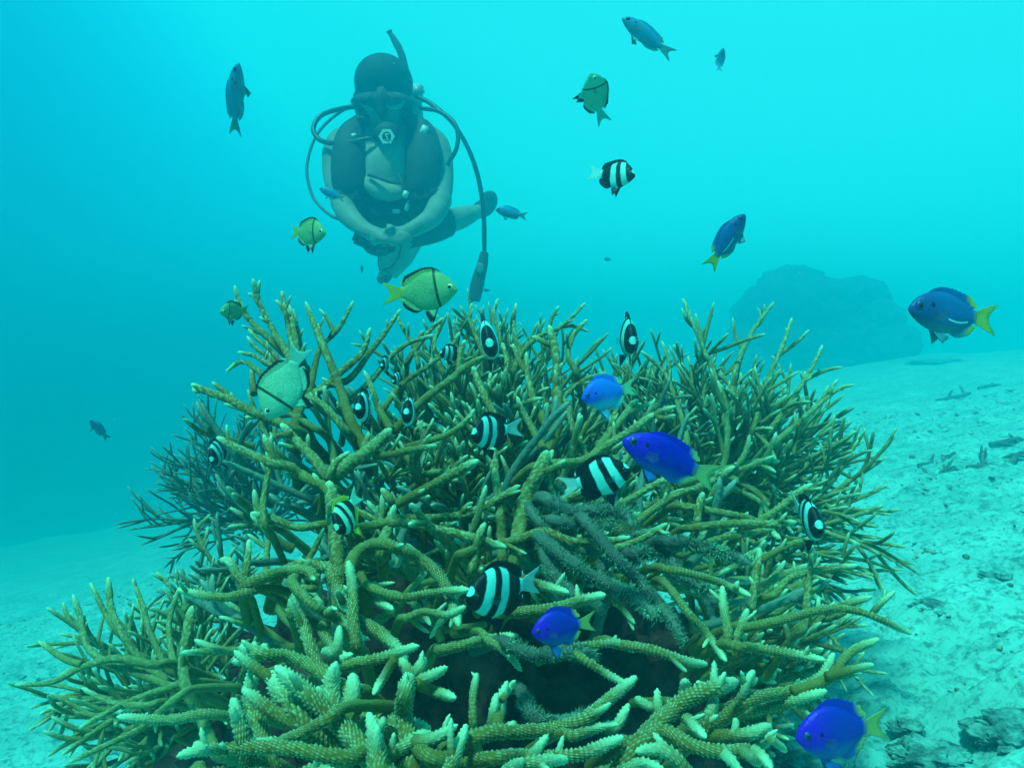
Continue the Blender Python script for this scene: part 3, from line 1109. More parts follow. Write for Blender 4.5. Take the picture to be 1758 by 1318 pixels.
def ball(c, r, sub=3):
    bm_ = bmesh.new(); bmesh.ops.create_icosphere(bm_, subdivisions=sub, radius=1)
    V = np.array([v.co for v in bm_.verts]) * np.array(r) + np.array(c)
    F = [[v.index for v in f.verts] for f in bm_.faces]; bm_.free()
    return V, F


def join(parts):
    Vs, Fs, k = [], [], 0
    for V, F in parts:
        Vs.append(np.asarray(V)); Fs += [[int(i) + k for i in f] for f in F]; k += len(V)
    return np.vstack(Vs), Fs


def remeshed(name, parts, mat, parent, voxel=0.008, it=4):
    V, F = join(parts)
    me = mesh(name + '_raw', V, F)
    o = bpy.data.objects.new('tmp', me); COL.objects.link(o)
    md = o.modifiers.new('r', 'REMESH'); md.mode = 'VOXEL'; md.voxel_size = voxel
    sm = o.modifiers.new('s', 'SMOOTH'); sm.iterations = it; sm.factor = 0.6
    dg = bpy.context.evaluated_depsgraph_get()
    me2 = bpy.data.meshes.new_from_object(o.evaluated_get(dg))
    bpy.data.objects.remove(o); bpy.data.meshes.remove(me)
    me2.name = name
    me2.materials.clear()
    return link(name, me2, parent, mat)


R_ = pxr
parts = [
    # torso leaning forward, hips behind and below
    loft([dp(662, 232, .03), dp(663, 262, .02), dp(665, 305, .06), dp(668, 350, .14), dp(672, 395, .28)],
         [(R_(62), R_(34)), (R_(86), R_(50)), (R_(84), R_(52)), (R_(66), R_(48)), (R_(64), R_(46))]),
    loft([dp(662, 250, .04), dp(662, 215, .0), dp(661, 195, -.01)], [(R_(48), R_(36)), (R_(27), R_(26)), (R_(26), R_(26))], n=10),
    ball(dp(660, 160, -.01), (R_(41), R_(46), R_(52))),
    ball(dp(659, 190, -.07), (R_(27), R_(30), R_(30))),          # jaw
    ball(dp(658, 186, -.155), (R_(6), R_(9), R_(9)), 2),         # nose
    # right arm (left in the picture)
    loft([dp(612, 238, .03), dp(584, 252, .02), dp(577, 300, -.03), dp(588, 352, -.10)], [(R_(30), R_(26)), (R_(26), R_(24)), (R_(21), R_(21)), (R_(18), R_(18))]),
    loft([dp(586, 346, -.09), dp(600, 372, -.17), dp(628, 395, -.24), dp(648, 402, -.27)], [(R_(19), R_(19)), (R_(18), R_(18)), (R_(14), R_(14)), (R_(11), R_(11))]),
    # left arm
    loft([dp(712, 238, .03), dp(744, 250, .02), dp(757, 300, -.03), dp(756, 348, -.10)], [(R_(30), R_(26)), (R_(26), R_(24)), (R_(21), R_(21)), (R_(18), R_(18))]),
    loft([dp(758, 342, -.09), dp(742, 372, -.17), dp(712, 392, -.24), dp(688, 402, -.27)], [(R_(19), R_(19)), (R_(18), R_(18)), (R_(14), R_(14)), (R_(11), R_(11))]),
    # palms
    loft([dp(645, 400, -.27), dp(668, 408, -.30), dp(684, 410, -.31)], [(R_(11), R_(9)), (R_(14), R_(8)), (R_(12), R_(8))], n=10),
    loft([dp(692, 400, -.27), dp(672, 404, -.27), dp(656, 406, -.27)], [(R_(11), R_(9)), (R_(14), R_(8)), (R_(12), R_(8))], n=10),
    # legs: thighs back, one shin out to the right, one trailing down
    loft([dp(690, 392, .28), dp(725, 390, .36), dp(765, 382, .42)], [(R_(36), R_(38)), (R_(30), R_(32)), (R_(24), R_(25))]),
    loft([dp(760, 384, .42), dp(795, 372, .50), dp(822, 362, .62), dp(838, 352, .70)], [(R_(23), R_(23)), (R_(22), R_(22)), (R_(14), R_(14)), (R_(11), R_(11))]),
    loft([dp(658, 395, .28), dp(658, 410, .40), dp(664, 424, .50)], [(R_(36), R_(34)), (R_(34), R_(30)), (R_(29), R_(27))]),
    loft([dp(662, 416, .50), dp(668, 442, .56), dp(664, 470, .60)], [(R_(24), R_(24)), (R_(22), R_(22)), (R_(12), R_(12))]),
]
# fingers, curled over the other forearm
for k_, (fx_, fy_, ln_) in enumerate(((684, 402, 17), (686, 407, 19), (685, 412, 18), (682, 417, 14))):
    parts.append(loft([dp(fx_ - 4, fy_, -.31), dp(fx_ + ln_ * .5, fy_ - 2, -.325), dp(fx_ + ln_ * .9, fy_ + 1, -.31), dp(fx_ + ln_, fy_ + 5, -.285)], [(R_(4.2), R_(4.2)), (R_(4), R_(4)), (R_(3.6), R_(3.6)), (R_(3), R_(3))], segs=8, n=10))
parts.append(loft([dp(662, 400, -.31), dp(668, 392, -.33), dp(677, 388, -.33)], [(R_(5), R_(5)), (R_(4.5), R_(4.5)), (R_(3.5), R_(3.5))], segs=8, n=8))
for k_, (fx_, fy_, ln_) in enumerate(((656, 399, 15), (654, 404, 17), (654, 409, 16), (656, 414, 13))):
    parts.append(loft([dp(fx_ + 4, fy_, -.27), dp(fx_ - ln_ * .5, fy_ + 2, -.29), dp(fx_ - ln_ * .9, fy_ + 4, -.275), dp(fx_ - ln_, fy_ + 8, -.25)], [(R_(4.2), R_(4.2)), (R_(4), R_(4)), (R_(3.6), R_(3.6)), (R_(3), R_(3))], segs=8, n=10))
parts.append(loft([dp(680, 398, -.30), dp(672, 390, -.31), dp(664, 386, -.30)], [(R_(5), R_(5)), (R_(4.5), R_(4.5)), (R_(3.5), R_(3.5))], segs=8, n=8))
remeshed('body', parts, M_SKIN, person, 0.0075, 3)

remeshed('hood', [ball(dp(659, 143, -0.012), (R_(50), R_(60), R_(46))), ball(dp(659, 150, -0.03), (R_(45), R_(52), R_(28))), loft([dp(617, 160, .02), dp(619, 190, .03), dp(628, 212, .03)], [(R_(9), R_(18)), (R_(10), R_(20)), (R_(8), R_(14))]),
                  loft([dp(702, 160, .02), dp(700, 190, .03), dp(692, 212, .03)], [(R_(9), R_(18)), (R_(10), R_(20)), (R_(8), R_(14))])], M_HAIR, person, 0.009, 3)
# shirt front between the vest panels
remeshed('shirt', [loft([dp(664, 244, -.03), dp(664, 280, -.055), dp(665, 320, -.04), dp(668, 345, .03)], [(R_(36), R_(26)), (R_(46), R_(32)), (R_(52), R_(30)), (R_(48), R_(26))]),
                   loft([dp(612, 296, -.06), dp(640, 318, -.10), dp(668, 330, -.11), dp(700, 328, -.09)], [(R_(10), R_(10)), (R_(17), R_(14)), (R_(17), R_(14)), (R_(10), R_(10))])], M_SHIRT, person, 0.008, 4)
vest = remeshed('vest', [
    loft([dp(622, 208, .02), dp(604, 232, -.05), dp(600, 270, -.09), dp(602, 320, -.09), dp(618, 366, -.03)], [(R_(16), R_(14)), (R_(26), R_(20)), (R_(31), R_(24)), (R_(31), R_(26)), (R_(28), R_(24))]),
    loft([dp(704, 206, .02), dp(722, 230, -.05), dp(727, 270, -.09), dp(724, 320, -.09), dp(710, 362, -.03)], [(R_(16), R_(14)), (R_(27), R_(20)), (R_(32), R_(24)), (R_(31), R_(26)), (R_(28), R_(24))]),
    loft([dp(600, 352, -.01), dp(640, 366, -.04), dp(690, 366, -.04), dp(728, 350, -.01)], [(R_(20), R_(18)), (R_(24), R_(20)), (R_(24), R_(20)), (R_(20), R_(18))]),
    loft([dp(662, 200, .10), dp(662, 250, .13), dp(666, 320, .17), dp(668, 370, .22)], [(R_(50), R_(24)), (R_(76), R_(34)), (R_(74), R_(34)), (R_(60), R_(30))]),
], M_BLACK, person, 0.009, 3)


def dtube(name, pts, r, mat, parent=None, segs=10, r1=None):
    me = bpy.data.meshes.new(name)
    V, F, t1, t0, tip, pol = tube(np.array([dp(*p) for p in pts]), R_(r), R_(r1 or r), segs=segs, step=0.012, seed=1, knob=0)
    return link(name, mesh(name, V, F.tolist() + t1.tolist() + t0.tolist()), parent or person, mat)


def dbox(name, px, py, dz, w, h, dep, mat, parent=None, rot=0, bev=0.25):
    bm_ = bmesh.new(); bmesh.ops.create_cube(bm_, size=1)
    bmesh.ops.scale(bm_, vec=(R_(w), R_(dep), R_(h)), verts=bm_.verts)
    bmesh.ops.bevel(bm_, geom=bm_.edges[:], offset=min(R_(w), R_(dep), R_(h)) * bev, segments=3, affect='EDGES')
    bmesh.ops.rotate(bm_, matrix=Matrix.Rotation(R(rot), 3, 'Y'), verts=bm_.verts)
    bmesh.ops.translate(bm_, vec=dp(px, py, dz), verts=bm_.verts)
    me = bpy.data.meshes.new(name); bm_.to_mesh(me); bm_.free()
    return link(name, me, parent or person, mat)


# strap webbing, buckles and pockets on the vest
dtube('strap', [(632, 300, -.14), (650, 305, -.165), (668, 312, -.17), (690, 316, -.16)], 3, M_GREYB, vest)
dtube('strap', [(684, 300, -.15), (692, 318, -.165), (698, 335, -.16)], 3.4, M_GREYB, vest)
dbox('buckle', 696, 334, -.17, 9, 12, 5, M_PALE, vest, 20)
dbox('buckle', 606, 234, -.115, 12, 8, 5, M_PALE, vest, -20)
dbox('buckle', 728, 224, -.115, 12, 16, 5, M_PALE, vest, 25)
dbox('buckle', 680, 363, -.115, 13, 6, 5, M_PALE, vest, 5)
dbox('buckle', 700, 353, -.115, 7, 18, 5, M_PALE, vest, 25)
dbox('pocket', 598, 342, -.12, 44, 40, 16, M_BLACK, vest, -10)
dbox('pocket', 728, 338, -.12, 44, 40, 16, M_BLACK, vest, 12)
# shorts with a flared leg over the outstretched thigh
remeshed('shorts', [loft([dp(672, 372, .22), dp(674, 398, .28)], [(R_(62), R_(48)), (R_(66), R_(48))]),
                    loft([dp(700, 392, .28), dp(740, 388, .36), dp(768, 380, .42)], [(R_(36), R_(38)), (R_(33), R_(34)), (R_(30), R_(30))]),
                    loft([dp(652, 398, .28), dp(650, 414, .38)], [(R_(36), R_(36)), (R_(34), R_(34))])], M_BLACK, person, 0.009, 2)
# bootee and fin of the outstretched leg, pale fin blade of the trailing one
remeshed('bootee', [loft([dp(822, 362, .62), dp(838, 352, .72), dp(842, 340, .70), dp(836, 336, .62)], [(R_(17), R_(17)), (R_(19), R_(19)), (R_(15), R_(15)), (R_(9), R_(9))])], M_BLACK, person, 0.008, 2)
remeshed('bootee', [loft([dp(664, 462, .60), dp(660, 476, .62), dp(652, 480, .58)], [(R_(14), R_(14)), (R_(14), R_(14)), (R_(8), R_(8))])], M_GREYB, person, 0.008, 2)
bm_ = bmesh.new()
fp = [(726, 398, .50), (722, 425, .55), (706, 452, .62), (680, 478, .70), (662, 474, .70), (676, 440, .62), (694, 412, .52)]
vt = [bm_.verts.new(dp(*p)) for p in fp]
f_ = bm_.faces.new(vt)
ex = bmesh.ops.extrude_face_region(bm_, geom=[f_])
bmesh.ops.translate(bm_, vec=(0, 0.012, 0), verts=[v for v in ex['geom'] if isinstance(v, bmesh.types.BMVert)])
bmesh.ops.recalc_face_normals(bm_, faces=bm_.faces)
bmesh.ops.bevel(bm_, geom=bm_.edges[:], offset=0.003, segments=2, affect='EDGES')
me = bpy.data.meshes.new('swim_fin'); bm_.to_mesh(me); bm_.free()
link('swim_fin', me, person, M_FINB, smooth=False)
# hanging pouch and slate at the belt
p_ = dbox('pouch', 630, 413, -.10, 46, 26, 18, M_BLACK, None, 22)
dbox('buckle', 636, 411, -.135, 16, 7, 4, M_PALE, p_, 35)
dbox('weight', 671, 424, -.10, 16, 18, 14, M_BLACK, None, 0)
dtube('cord', [(655, 415, -.05), (650, 440, .0), (652, 462, .02), (662, 466, .02)], 1.4, M_GREYB, None, 6)
dtube('cord', [(690, 415, .1), (684, 440, .12), (670, 460, .14), (658, 462, .14), (672, 472, .14)], 1.4, M_GREYB, None, 6)

# mask: frame, two lenses, strap
mask = remeshed('mask', [loft([dp(616, 176, -.05), dp(636, 172, -.135), dp(655, 172, -.155), dp(676, 172, -.135), dp(697, 176, -.05)], [(R_(16), R_(9)), (R_(25), R_(12)), (R_(22), R_(13)), (R_(25), R_(12)), (R_(16), R_(9))]),
                         ball(dp(656, 190, -.15), (R_(10), R_(12), R_(13)))], M_BLACK, person, 0.006, 2)
for x_ in (636, 677):
    V, F = ball(dp(x_, 174, -.166), (R_(17), R_(4), R_(15)))
    link('lens', mesh('lens', V, F), mask, M_LENS)
dtube('mask_strap', [(614, 172, -.04), (611, 165, .04), (614, 158, .1)], 5, M_RUBB, mask)
dtube('mask_strap', [(700, 172, -.04), (708, 165, .04), (704, 158, .1)], 5, M_RUBB, mask)
# regulator with its round cover and emblem
reg = remeshed('regulator', [ball(dp(664, 228, -.15), (R_(20), R_(14), R_(18))), loft([dp(640, 232, -.12), dp(664, 228, -.13), dp(684, 226, -.12)], [(R_(8), R_(8)), (R_(12), R_(12)), (R_(8), R_(8))])], M_BLACK, person, 0.006, 2)
bm_ = bmesh.new()
for k_ in range(48):
    a_ = 2 * PI * k_ / 48
    rad_ = R_(11.5) * (1 + 0.16 * max(0, math.cos(6 * a_)) ** 2)
    bm_.verts.new((rad_ * math.cos(a_), 0, rad_ * math.sin(a_)))
bm_.verts.ensure_lookup_table()
inner = [bm_.verts.new((R_(7.5) * math.cos(2 * PI * k_ / 48), 0, R_(7.5) * math.sin(2 * PI * k_ / 48))) for k_ in range(48)]
bm_.verts.ensure_lookup_table()
fs = [bm_.faces.new((bm_.verts[k_], bm_.verts[(k_ + 1) % 48], inner[(k_ + 1) % 48], inner[k_])) for k_ in range(48)]
ex = bmesh.ops.extrude_face_region(bm_, geom=fs)
bmesh.ops.translate(bm_, vec=(0, -0.006, 0), verts=[v for v in ex['geom'] if isinstance(v, bmesh.types.BMVert)])
bmesh.ops.recalc_face_normals(bm_, faces=bm_.faces)
bmesh.ops.translate(bm_, vec=dp(664, 235, -.185), verts=bm_.verts)
me = bpy.data.meshes.new('emblem_ring'); bm_.to_mesh(me); bm_.free()
link('emblem_ring', me, reg, M_PALE, smooth=False)
sp = [(668, 231, -.198), (664, 229.5, -.198), (660.5, 231.5, -.198), (662, 234.5, -.198), (666, 236, -.198), (667.5, 239, -.198), (664, 241, -.198), (660, 239.5, -.198)]
dtube('emblem', sp, 1.3, M_PALE, reg, 6)

# hoses, snorkel, tank
dtube('hose', [(625, 182, .06), (590, 186, .04), (552, 198, .0), (538, 222, -.03), (552, 242, -.06), (590, 246, -.12), (642, 236, -.14)], 4.2, M_RUBB)
dtube('hose', [(628, 176, .12), (585, 192, .14), (545, 230, .12), (527, 285, .08), (536, 335, .04), (562, 366, .0), (590, 380, -.02)], 2.8, simple_mat('grey_hose', (0.10, 0.11, 0.11), 0.5))
dtube('hose', [(716, 166, .08), (742, 180, .04), (780, 215, -.02), (812, 275, -.05), (829, 350, -.06), (832, 438, -.06)], 4.0, M_RUBB)
dtube('hose', [(722, 186, .04), (755, 192, .0), (782, 215, -.04), (785, 250, -.06), (768, 282, -.06), (745, 300, -.06)], 3.8, M_RUBB)
g_ = remeshed('dive_gauge', [loft([dp(832, 432, -.06), dp(828, 455, -.06), dp(820, 485, -.06), dp(814, 517, -.06)], [(R_(7), R_(7)), (R_(10), R_(8)), (R_(12), R_(8)), (R_(10), R_(7))])], M_GREYB, person, 0.006, 1)
V, F = ball(dp(824, 460, -.09), (R_(7), R_(2), R_(9)), 2)
link('gauge_face', mesh('gauge_face', V, F), g_, M_LENS)
dtube('cord', [(812, 514, -.06), (807, 525, -.06), (808, 535, -.06)], 1.6, M_RUBB)
sn = dtube('snorkel', [(706, 235, -.03), (705, 200, -.02), (702, 160, .0), (697, 125, .0), (687, 88, -.01), (668, 54, -.02)], 6.5, simple_mat('snorkel_tube', (0.07, 0.08, 0.08), 0.4), None, 14)
dtube('snorkel_band', [(668, 54, -.02), (672, 62, -.02)], 8, M_RUBB, sn, 14)
V, F = loft([dp(690, 170, .16), dp(692, 215, .26), dp(694, 300, .38), dp(694, 380, .50)], [(R_(36), R_(36)), (R_(40), R_(40)), (R_(40), R_(40)), (R_(38), R_(38))], segs=28)
link('tank', mesh('tank', V, F), person, simple_mat('tank_paint', (0.16, 0.16, 0.15), 0.35, 0.5))
dbox('tank_valve', 716, 158, .12, 22, 26, 20, simple_mat('valve_metal', (0.35, 0.35, 0.33), 0.35, 0.6), None, 30)

# ------------------------------------------------------------------ fish
TOP_DEEP = ([0, .03, .08, .16, .28, .42, .56, .70, .82, .92, 1], [.012, .06, .115, .175, .235, .262, .25, .20, .13, .082, .066])
BOT_DEEP = ([0, .03, .08, .18, .32, .46, .60, .72, .83, .92, 1], [.012, .04, .085, .155, .222, .248, .24, .19, .12, .078, .062])
TOP_SLIM = ([0, .03, .08, .16, .28, .42, .56, .70, .82, .92, 1], [.012, .045, .083, .120, .152, .168, .163, .135, .098, .066, .052])
BOT_SLIM = ([0, .03, .08, .18, .32, .46, .60, .72, .83, .92, 1], [.012, .035, .062, .102, .142, .160, .155, .125, .088, .060, .048])
BL = 0.76                          # body length as a share of the total length


def xb(u): return 0.5 - BL * u


def smooth_interp(u, tab):
    xs = np.linspace(0, 1, 201)
    ys = np.interp(xs, *tab)
    k = np.hanning(13); k /= k.sum()
    ys2 = np.convolve(np.pad(ys, 6, mode='reflect', reflect_type='odd'), k, 'valid')
    return np.interp(u, xs, np.maximum(ys2, 0.004))


def bend_y(V, bend):
    V = V.copy()
    x = V[:, 0]
    s = np.clip(0.18 - x, 0, 1)
    V[:, 1] += bend * s ** 2 * 2.2
    V[:, 0] += abs(bend) * s ** 2 * 0.5
    return V


def fish_attr(V0, **k):
    a = dict(fx=V0[:, 0], fy=V0[:, 1], fz=V0[:, 2])
    a.update(k)
    return a


def body_mesh(deep, wid, bend):
    n, sg = 34, 24
    u = np.concatenate([[0], np.linspace(0.008, 1, n - 1) ** 1.15])
    tp = smooth_interp(u, TOP_DEEP if deep else TOP_SLIM); bt = smooth_interp(u, BOT_DEEP if deep else BOT_SLIM)
    w = wid * np.interp(u, [0, .05, .15, .3, .5, .75, .9, 1], [.12, .42, .78, 1, .92, .52, .26, .15])
    tp[0] = bt[0] = 0.004; w[0] = 0.004
    th = np.arange(sg) / sg * 2 * PI
    c, s = np.cos(th), np.sin(th)
    hy = np.sign(c) * np.abs(c) ** 1.0
    V = np.zeros((n, sg, 3))
    V[..., 0] = xb(u)[:, None]
    V[..., 1] = w[:, None] * hy
    V[..., 2] = np.where(s > 0, tp[:, None], bt[:, None]) * np.sign(s) * np.abs(s) ** 1.12
    V = V.reshape(-1, 3)
    V = np.vstack([V, [[0.502, 0, 0], [xb(1) - 0.01, 0, 0]]])
    g = np.arange(n * sg).reshape(n, sg); g2 = np.roll(g, -1, 1)
    F = np.stack([g[:-1], g2[:-1], g2[1:], g[1:]], -1).reshape(-1, 4).tolist()
    F += [[n * sg, int(g2[0, k]), int(g[0, k])] for k in range(sg)]
    F += [[n * sg + 1, int(g[-1, k]), int(g2[-1, k])] for k in range(sg)]
    return mesh('fish_body', bend_y(V, bend), F, fish_attr(V, fin=np.zeros(len(V))))


def fin_mesh(base, edge, bend=0, y=0.0, th=0.004, nr=5, lateral=None, rays=0.006):
    """base / edge: lists of (x, z) of equal count; lateral: sideways swing of the edge"""
    base = np.array(base, float); edge = np.array(edge, float)
    m = 26
    t_ = np.linspace(0, 1, m)
    k = np.linspace(0, 1, len(base)); B_ = np.stack([np.interp(t_, k, base[:, q]) for q in (0, 1)], 1)
    k = np.linspace(0, 1, len(edge)); E_ = np.stack([np.interp(t_, k, edge[:, q]) for q in (0, 1)], 1)
    E_ = E_ + (E_ - B_) * (0.05 * np.cos(np.arange(m) * PI))[:, None]
    g = np.linspace(0, 1, nr)[:, None, None]
    P = B_[None] * (1 - g) + E_[None] * g
    V = []
    for side in (1, -1):
        Y = np.full(P.shape[:2], y) + side * (th * (1 - 0.75 * g[..., 0]) + 0.0015 * np.cos(np.arange(m) * PI)[None])
        if lateral: Y = Y + lateral * g[..., 0] ** 1.2
        V.append(np.stack([P[..., 0], Y, P[..., 1]], -1).reshape(-1, 3))
    V = np.vstack(V)
    i = np.arange(nr * m).reshape(nr, m); o = nr * m
    F = np.stack([i[:-1, :-1], i[:-1, 1:], i[1:, 1:], i[1:, :-1]], -1).reshape(-1, 4)
    F = np.vstack([F, F[:, ::-1] + o])
    e = np.stack([i[-1, :-1], i[-1, 1:], i[-1, 1:] + o, i[-1, :-1] + o], -1)
    l_ = np.stack([i[:-1, 0], i[1:, 0], i[1:, 0] + o, i[:-1, 0] + o], -1)
    r_ = np.stack([i[1:, -1], i[:-1, -1], i[:-1, -1] + o, i[1:, -1] + o], -1)
    F = np.vstack([F, e, l_, r_])
    rad = np.tile(np.repeat(np.linspace(0, 1, nr), m), 2)
    return mesh('fin', bend_y(V, bend), F, fish_attr(V, fin=rad))


def stripes(t, m, b, kind):
    fx, fy, fz, fin = (attr(t, k) for k in ('fx', 'fy', 'fz', 'fin'))
    return fx, fy, fz, fin


def finish_fish(t, b, col, trans=None, rough=0.55, scales=True):
    t.links.new(col, b.inputs['Base Color'])
    b.inputs['Roughness'].default_value = rough
    b.inputs['Specular IOR Level'].default_value = 0.25
    if trans is not None: t.links.new(trans, b.inputs['Alpha'])
    if scales:
        c = t.nodes.new('ShaderNodeTexCoord')
        mp = t.nodes.new('ShaderNodeMapping'); mp.inputs['Scale'].default_value = (1, 0.6, 1.25)
        v = t.nodes.new('ShaderNodeTexVoronoi'); v.inputs['Scale'].default_value = 38
        t.links.new(c.outputs['Object'], mp.inputs[0]); t.links.new(mp.outputs[0], v.inputs['Vector'])
        bump(t, b, v.outputs['Distance'], 0.10, 0.004)
        return v.outputs['Distance']


def banded_mat(name, white=(0.20, 0.74, 0.68), black=(0.007, 0.004, 0.008), yellow=None):
    m, t, b = new_mat(name)
    fx, fy, fz, fin = stripes(t, m, b, 0)
    n = noise_tex(t, 9, 2, 0.5)
    s = math_(t, 'SUBTRACT', 0.5, fx)                       # distance behind the snout
    k = maprange(t, s, 0.0, 0.7, 0.46, 0.06)
    s2 = math_(t, 'SUBTRACT', s, math_(t, 'MULTIPLY', fz, k))
    s2 = math_(t, 'ADD', s2, math_(t, 'MULTIPLY', math_(t, 'SUBTRACT', n, 0.5), 0.035))
    ramp = t.nodes.new('ShaderNodeValToRGB'); cr_ = ramp.color_ramp; cr_.interpolation = 'LINEAR'
    st = [(0, black)]
    for p_, c0_, c1_ in ((0.155, black, white), (0.275, white, black), (0.375, black, white), (0.505, white, black), (0.70, black, white)):
        st += [(p_ - 0.007, c0_), (p_ + 0.007, c1_)]
    while len(cr_.elements) < len(st): cr_.elements.new(0.5)
    for e, (p, c) in zip(cr_.elements, st): e.position = p; e.color = (*c, 1)
    t.links.new(s2, ramp.inputs[0])
    col = ramp.outputs[0]
    # chin is white, forehead carries a white spot
    dx = math_(t, 'SUBTRACT', fx, 0.452); dz = math_(t, 'SUBTRACT', fz, 0.083)
    dd = math_(t, 'ADD', math_(t, 'ADD', math_(t, 'MULTIPLY', dx, dx), math_(t, 'MULTIPLY', dz, dz)), math_(t, 'MULTIPLY', fy, fy))
    spot = math_(t, 'LESS_THAN', dd, 0.0028)
    col = mix_rgb(t, spot, col, white)
    # black pelvic, dorsal edge and anal fins
    infin = math_(t, 'MULTIPLY', math_(t, 'GREATER_THAN', fin, 0.25), math_(t, 'GREATER_THAN', fx, xb(1.0) + 0.02))
    col = mix_rgb(t, infin, col, yellow or black)
    finish_fish(t, b, col, None, 0.5)
    return m


def green_mat(name, body, belly, tailc, bar=(0.012, 0.008, 0.006)):
    m, t, b = new_mat(name)
    fx, fy, fz, fin = stripes(t, m, b, 0)
    c = mix_rgb(t, maprange(t, fz, -0.22, 0.2), belly, body)
    v = t.nodes.new('ShaderNodeTexVoronoi'); v.inputs['Scale'].default_value = 34; v.feature = 'DISTANCE_TO_EDGE'
    cc = t.nodes.new('ShaderNodeCombineXYZ'); t.links.new(fx, cc.inputs[0]); t.links.new(fz, cc.inputs[1])
    mp = t.nodes.new('ShaderNodeMapping'); mp.inputs['Scale'].default_value = (1.5, 0.8, 1)
    t.links.new(cc.outputs[0], mp.inputs[0]); t.links.new(mp.outputs[0], v.inputs['Vector'])
    edge = math_(t, 'MULTIPLY', maprange(t, v.outputs['Distance'], 0.02, 0.14, 1, 0), maprange(t, fx, 0.12, 0.26, 0.55, 0.05))
    c = mix_rgb(t, edge, c, (body[0] * 0.35, body[1] * 0.4, body[2] * 0.4))
    c = mix_rgb(t, maprange(t, fx, -0.16, -0.26), c, tailc)
    s = math_(t, 'SUBTRACT', 0.5, fx)
    s2 = math_(t, 'ADD', s, math_(t, 'MULTIPLY', fz, -0.18))
    d = math_(t, 'ABSOLUTE', math_(t, 'SUBTRACT', s2, 0.262))
    c = mix_rgb(t, maprange(t, d, 0.012, 0.022, 0.92, 0), c, bar)
    infin = math_(t, 'MULTIPLY', maprange(t, fin, 0.55, 0.7), math_(t, 'GREATER_THAN', fx, xb(1.0) + 0.03))
    c = mix_rgb(t, infin, c, bar)
    finish_fish(t, b, c, None, 0.5)
    return m


def blue_mat(name, head, flank, belly, tailc, line=None, tb=(-0.20, -0.30)):
    m, t, b = new_mat(name)
    fx, fy, fz, fin = stripes(t, m, b, 0)
    n = noise_tex(t, 5, 2, 0.5)
    c = mix_rgb(t, maprange(t, math_(t, 'ADD', fx, math_(t, 'MULTIPLY', n, 0.2)), 0.18, 0.5, smooth=True), flank, head)
    c = mix_rgb(t, maprange(t, fz, -0.04, -0.17, smooth=True), c, belly)
    c = mix_rgb(t, maprange(t, fx, tb[0], tb[1], smooth=True), c, tailc)
    low = math_(t, 'MULTIPLY', maprange(t, fin, 0.2, 0.6), maprange(t, fx, -0.12, -0.2))
    low = math_(t, 'MULTIPLY', low, math_(t, 'LESS_THAN', fz, 0.3))
    c = mix_rgb(t, low, c, tailc)
    # dark ear spot behind the eye
    dx = math_(t, 'SUBTRACT', fx, 0.285); dz = math_(t, 'SUBTRACT', fz, 0.045)
    dd = math_(t, 'ADD', math_(t, 'MULTIPLY', dx, dx), math_(t, 'MULTIPLY', dz, dz))
    c = mix_rgb(t, math_(t, 'LESS_THAN', dd, 0.00035), c, (0.003, 0.003, 0.06))
    if line:
        q = math_(t, 'ADD', fx, 0.03)
        d = math_(t, 'ABSOLUTE', math_(t, 'SUBTRACT', math_(t, 'ADD', fz, 0.062), math_(t, 'MULTIPLY', math_(t, 'MULTIPLY', q, q), 0.9)))
        on = math_(t, 'MULTIPLY', math_(t, 'LESS_THAN', d, 0.0065), math_(t, 'MULTIPLY', math_(t, 'LESS_THAN', fx, 0.10), math_(t, 'GREATER_THAN', fx, -0.16)))
        c = mix_rgb(t, on, c, line)
    finish_fish(t, b, c, None, 0.45)
    return m


m, t, b = new_mat('fish_pupil', 0.15, 0.6); b.inputs['Base Color'].default_value = (0.004, 0.004, 0.006, 1)
M_PUPIL = m
m, t, b = new_mat('fish_iris', 0.3, 0.5); b.inputs['Base Color'].default_value = (0.75, 0.80, 0.62, 1)
M_IRIS = m
m, t, b = new_mat('fish_iris_dark', 0.3, 0.5); b.inputs['Base Color'].default_value = (0.02, 0.05, 0.22, 1)
M_IRISD = m


def clear_fin(name, col, alpha):
    m, t, b = new_mat(name, 0.5, 0.2)
    b.inputs['Base Color'].default_value = (*col, 1)
    b.inputs['Alpha'].default_value = alpha
    return m


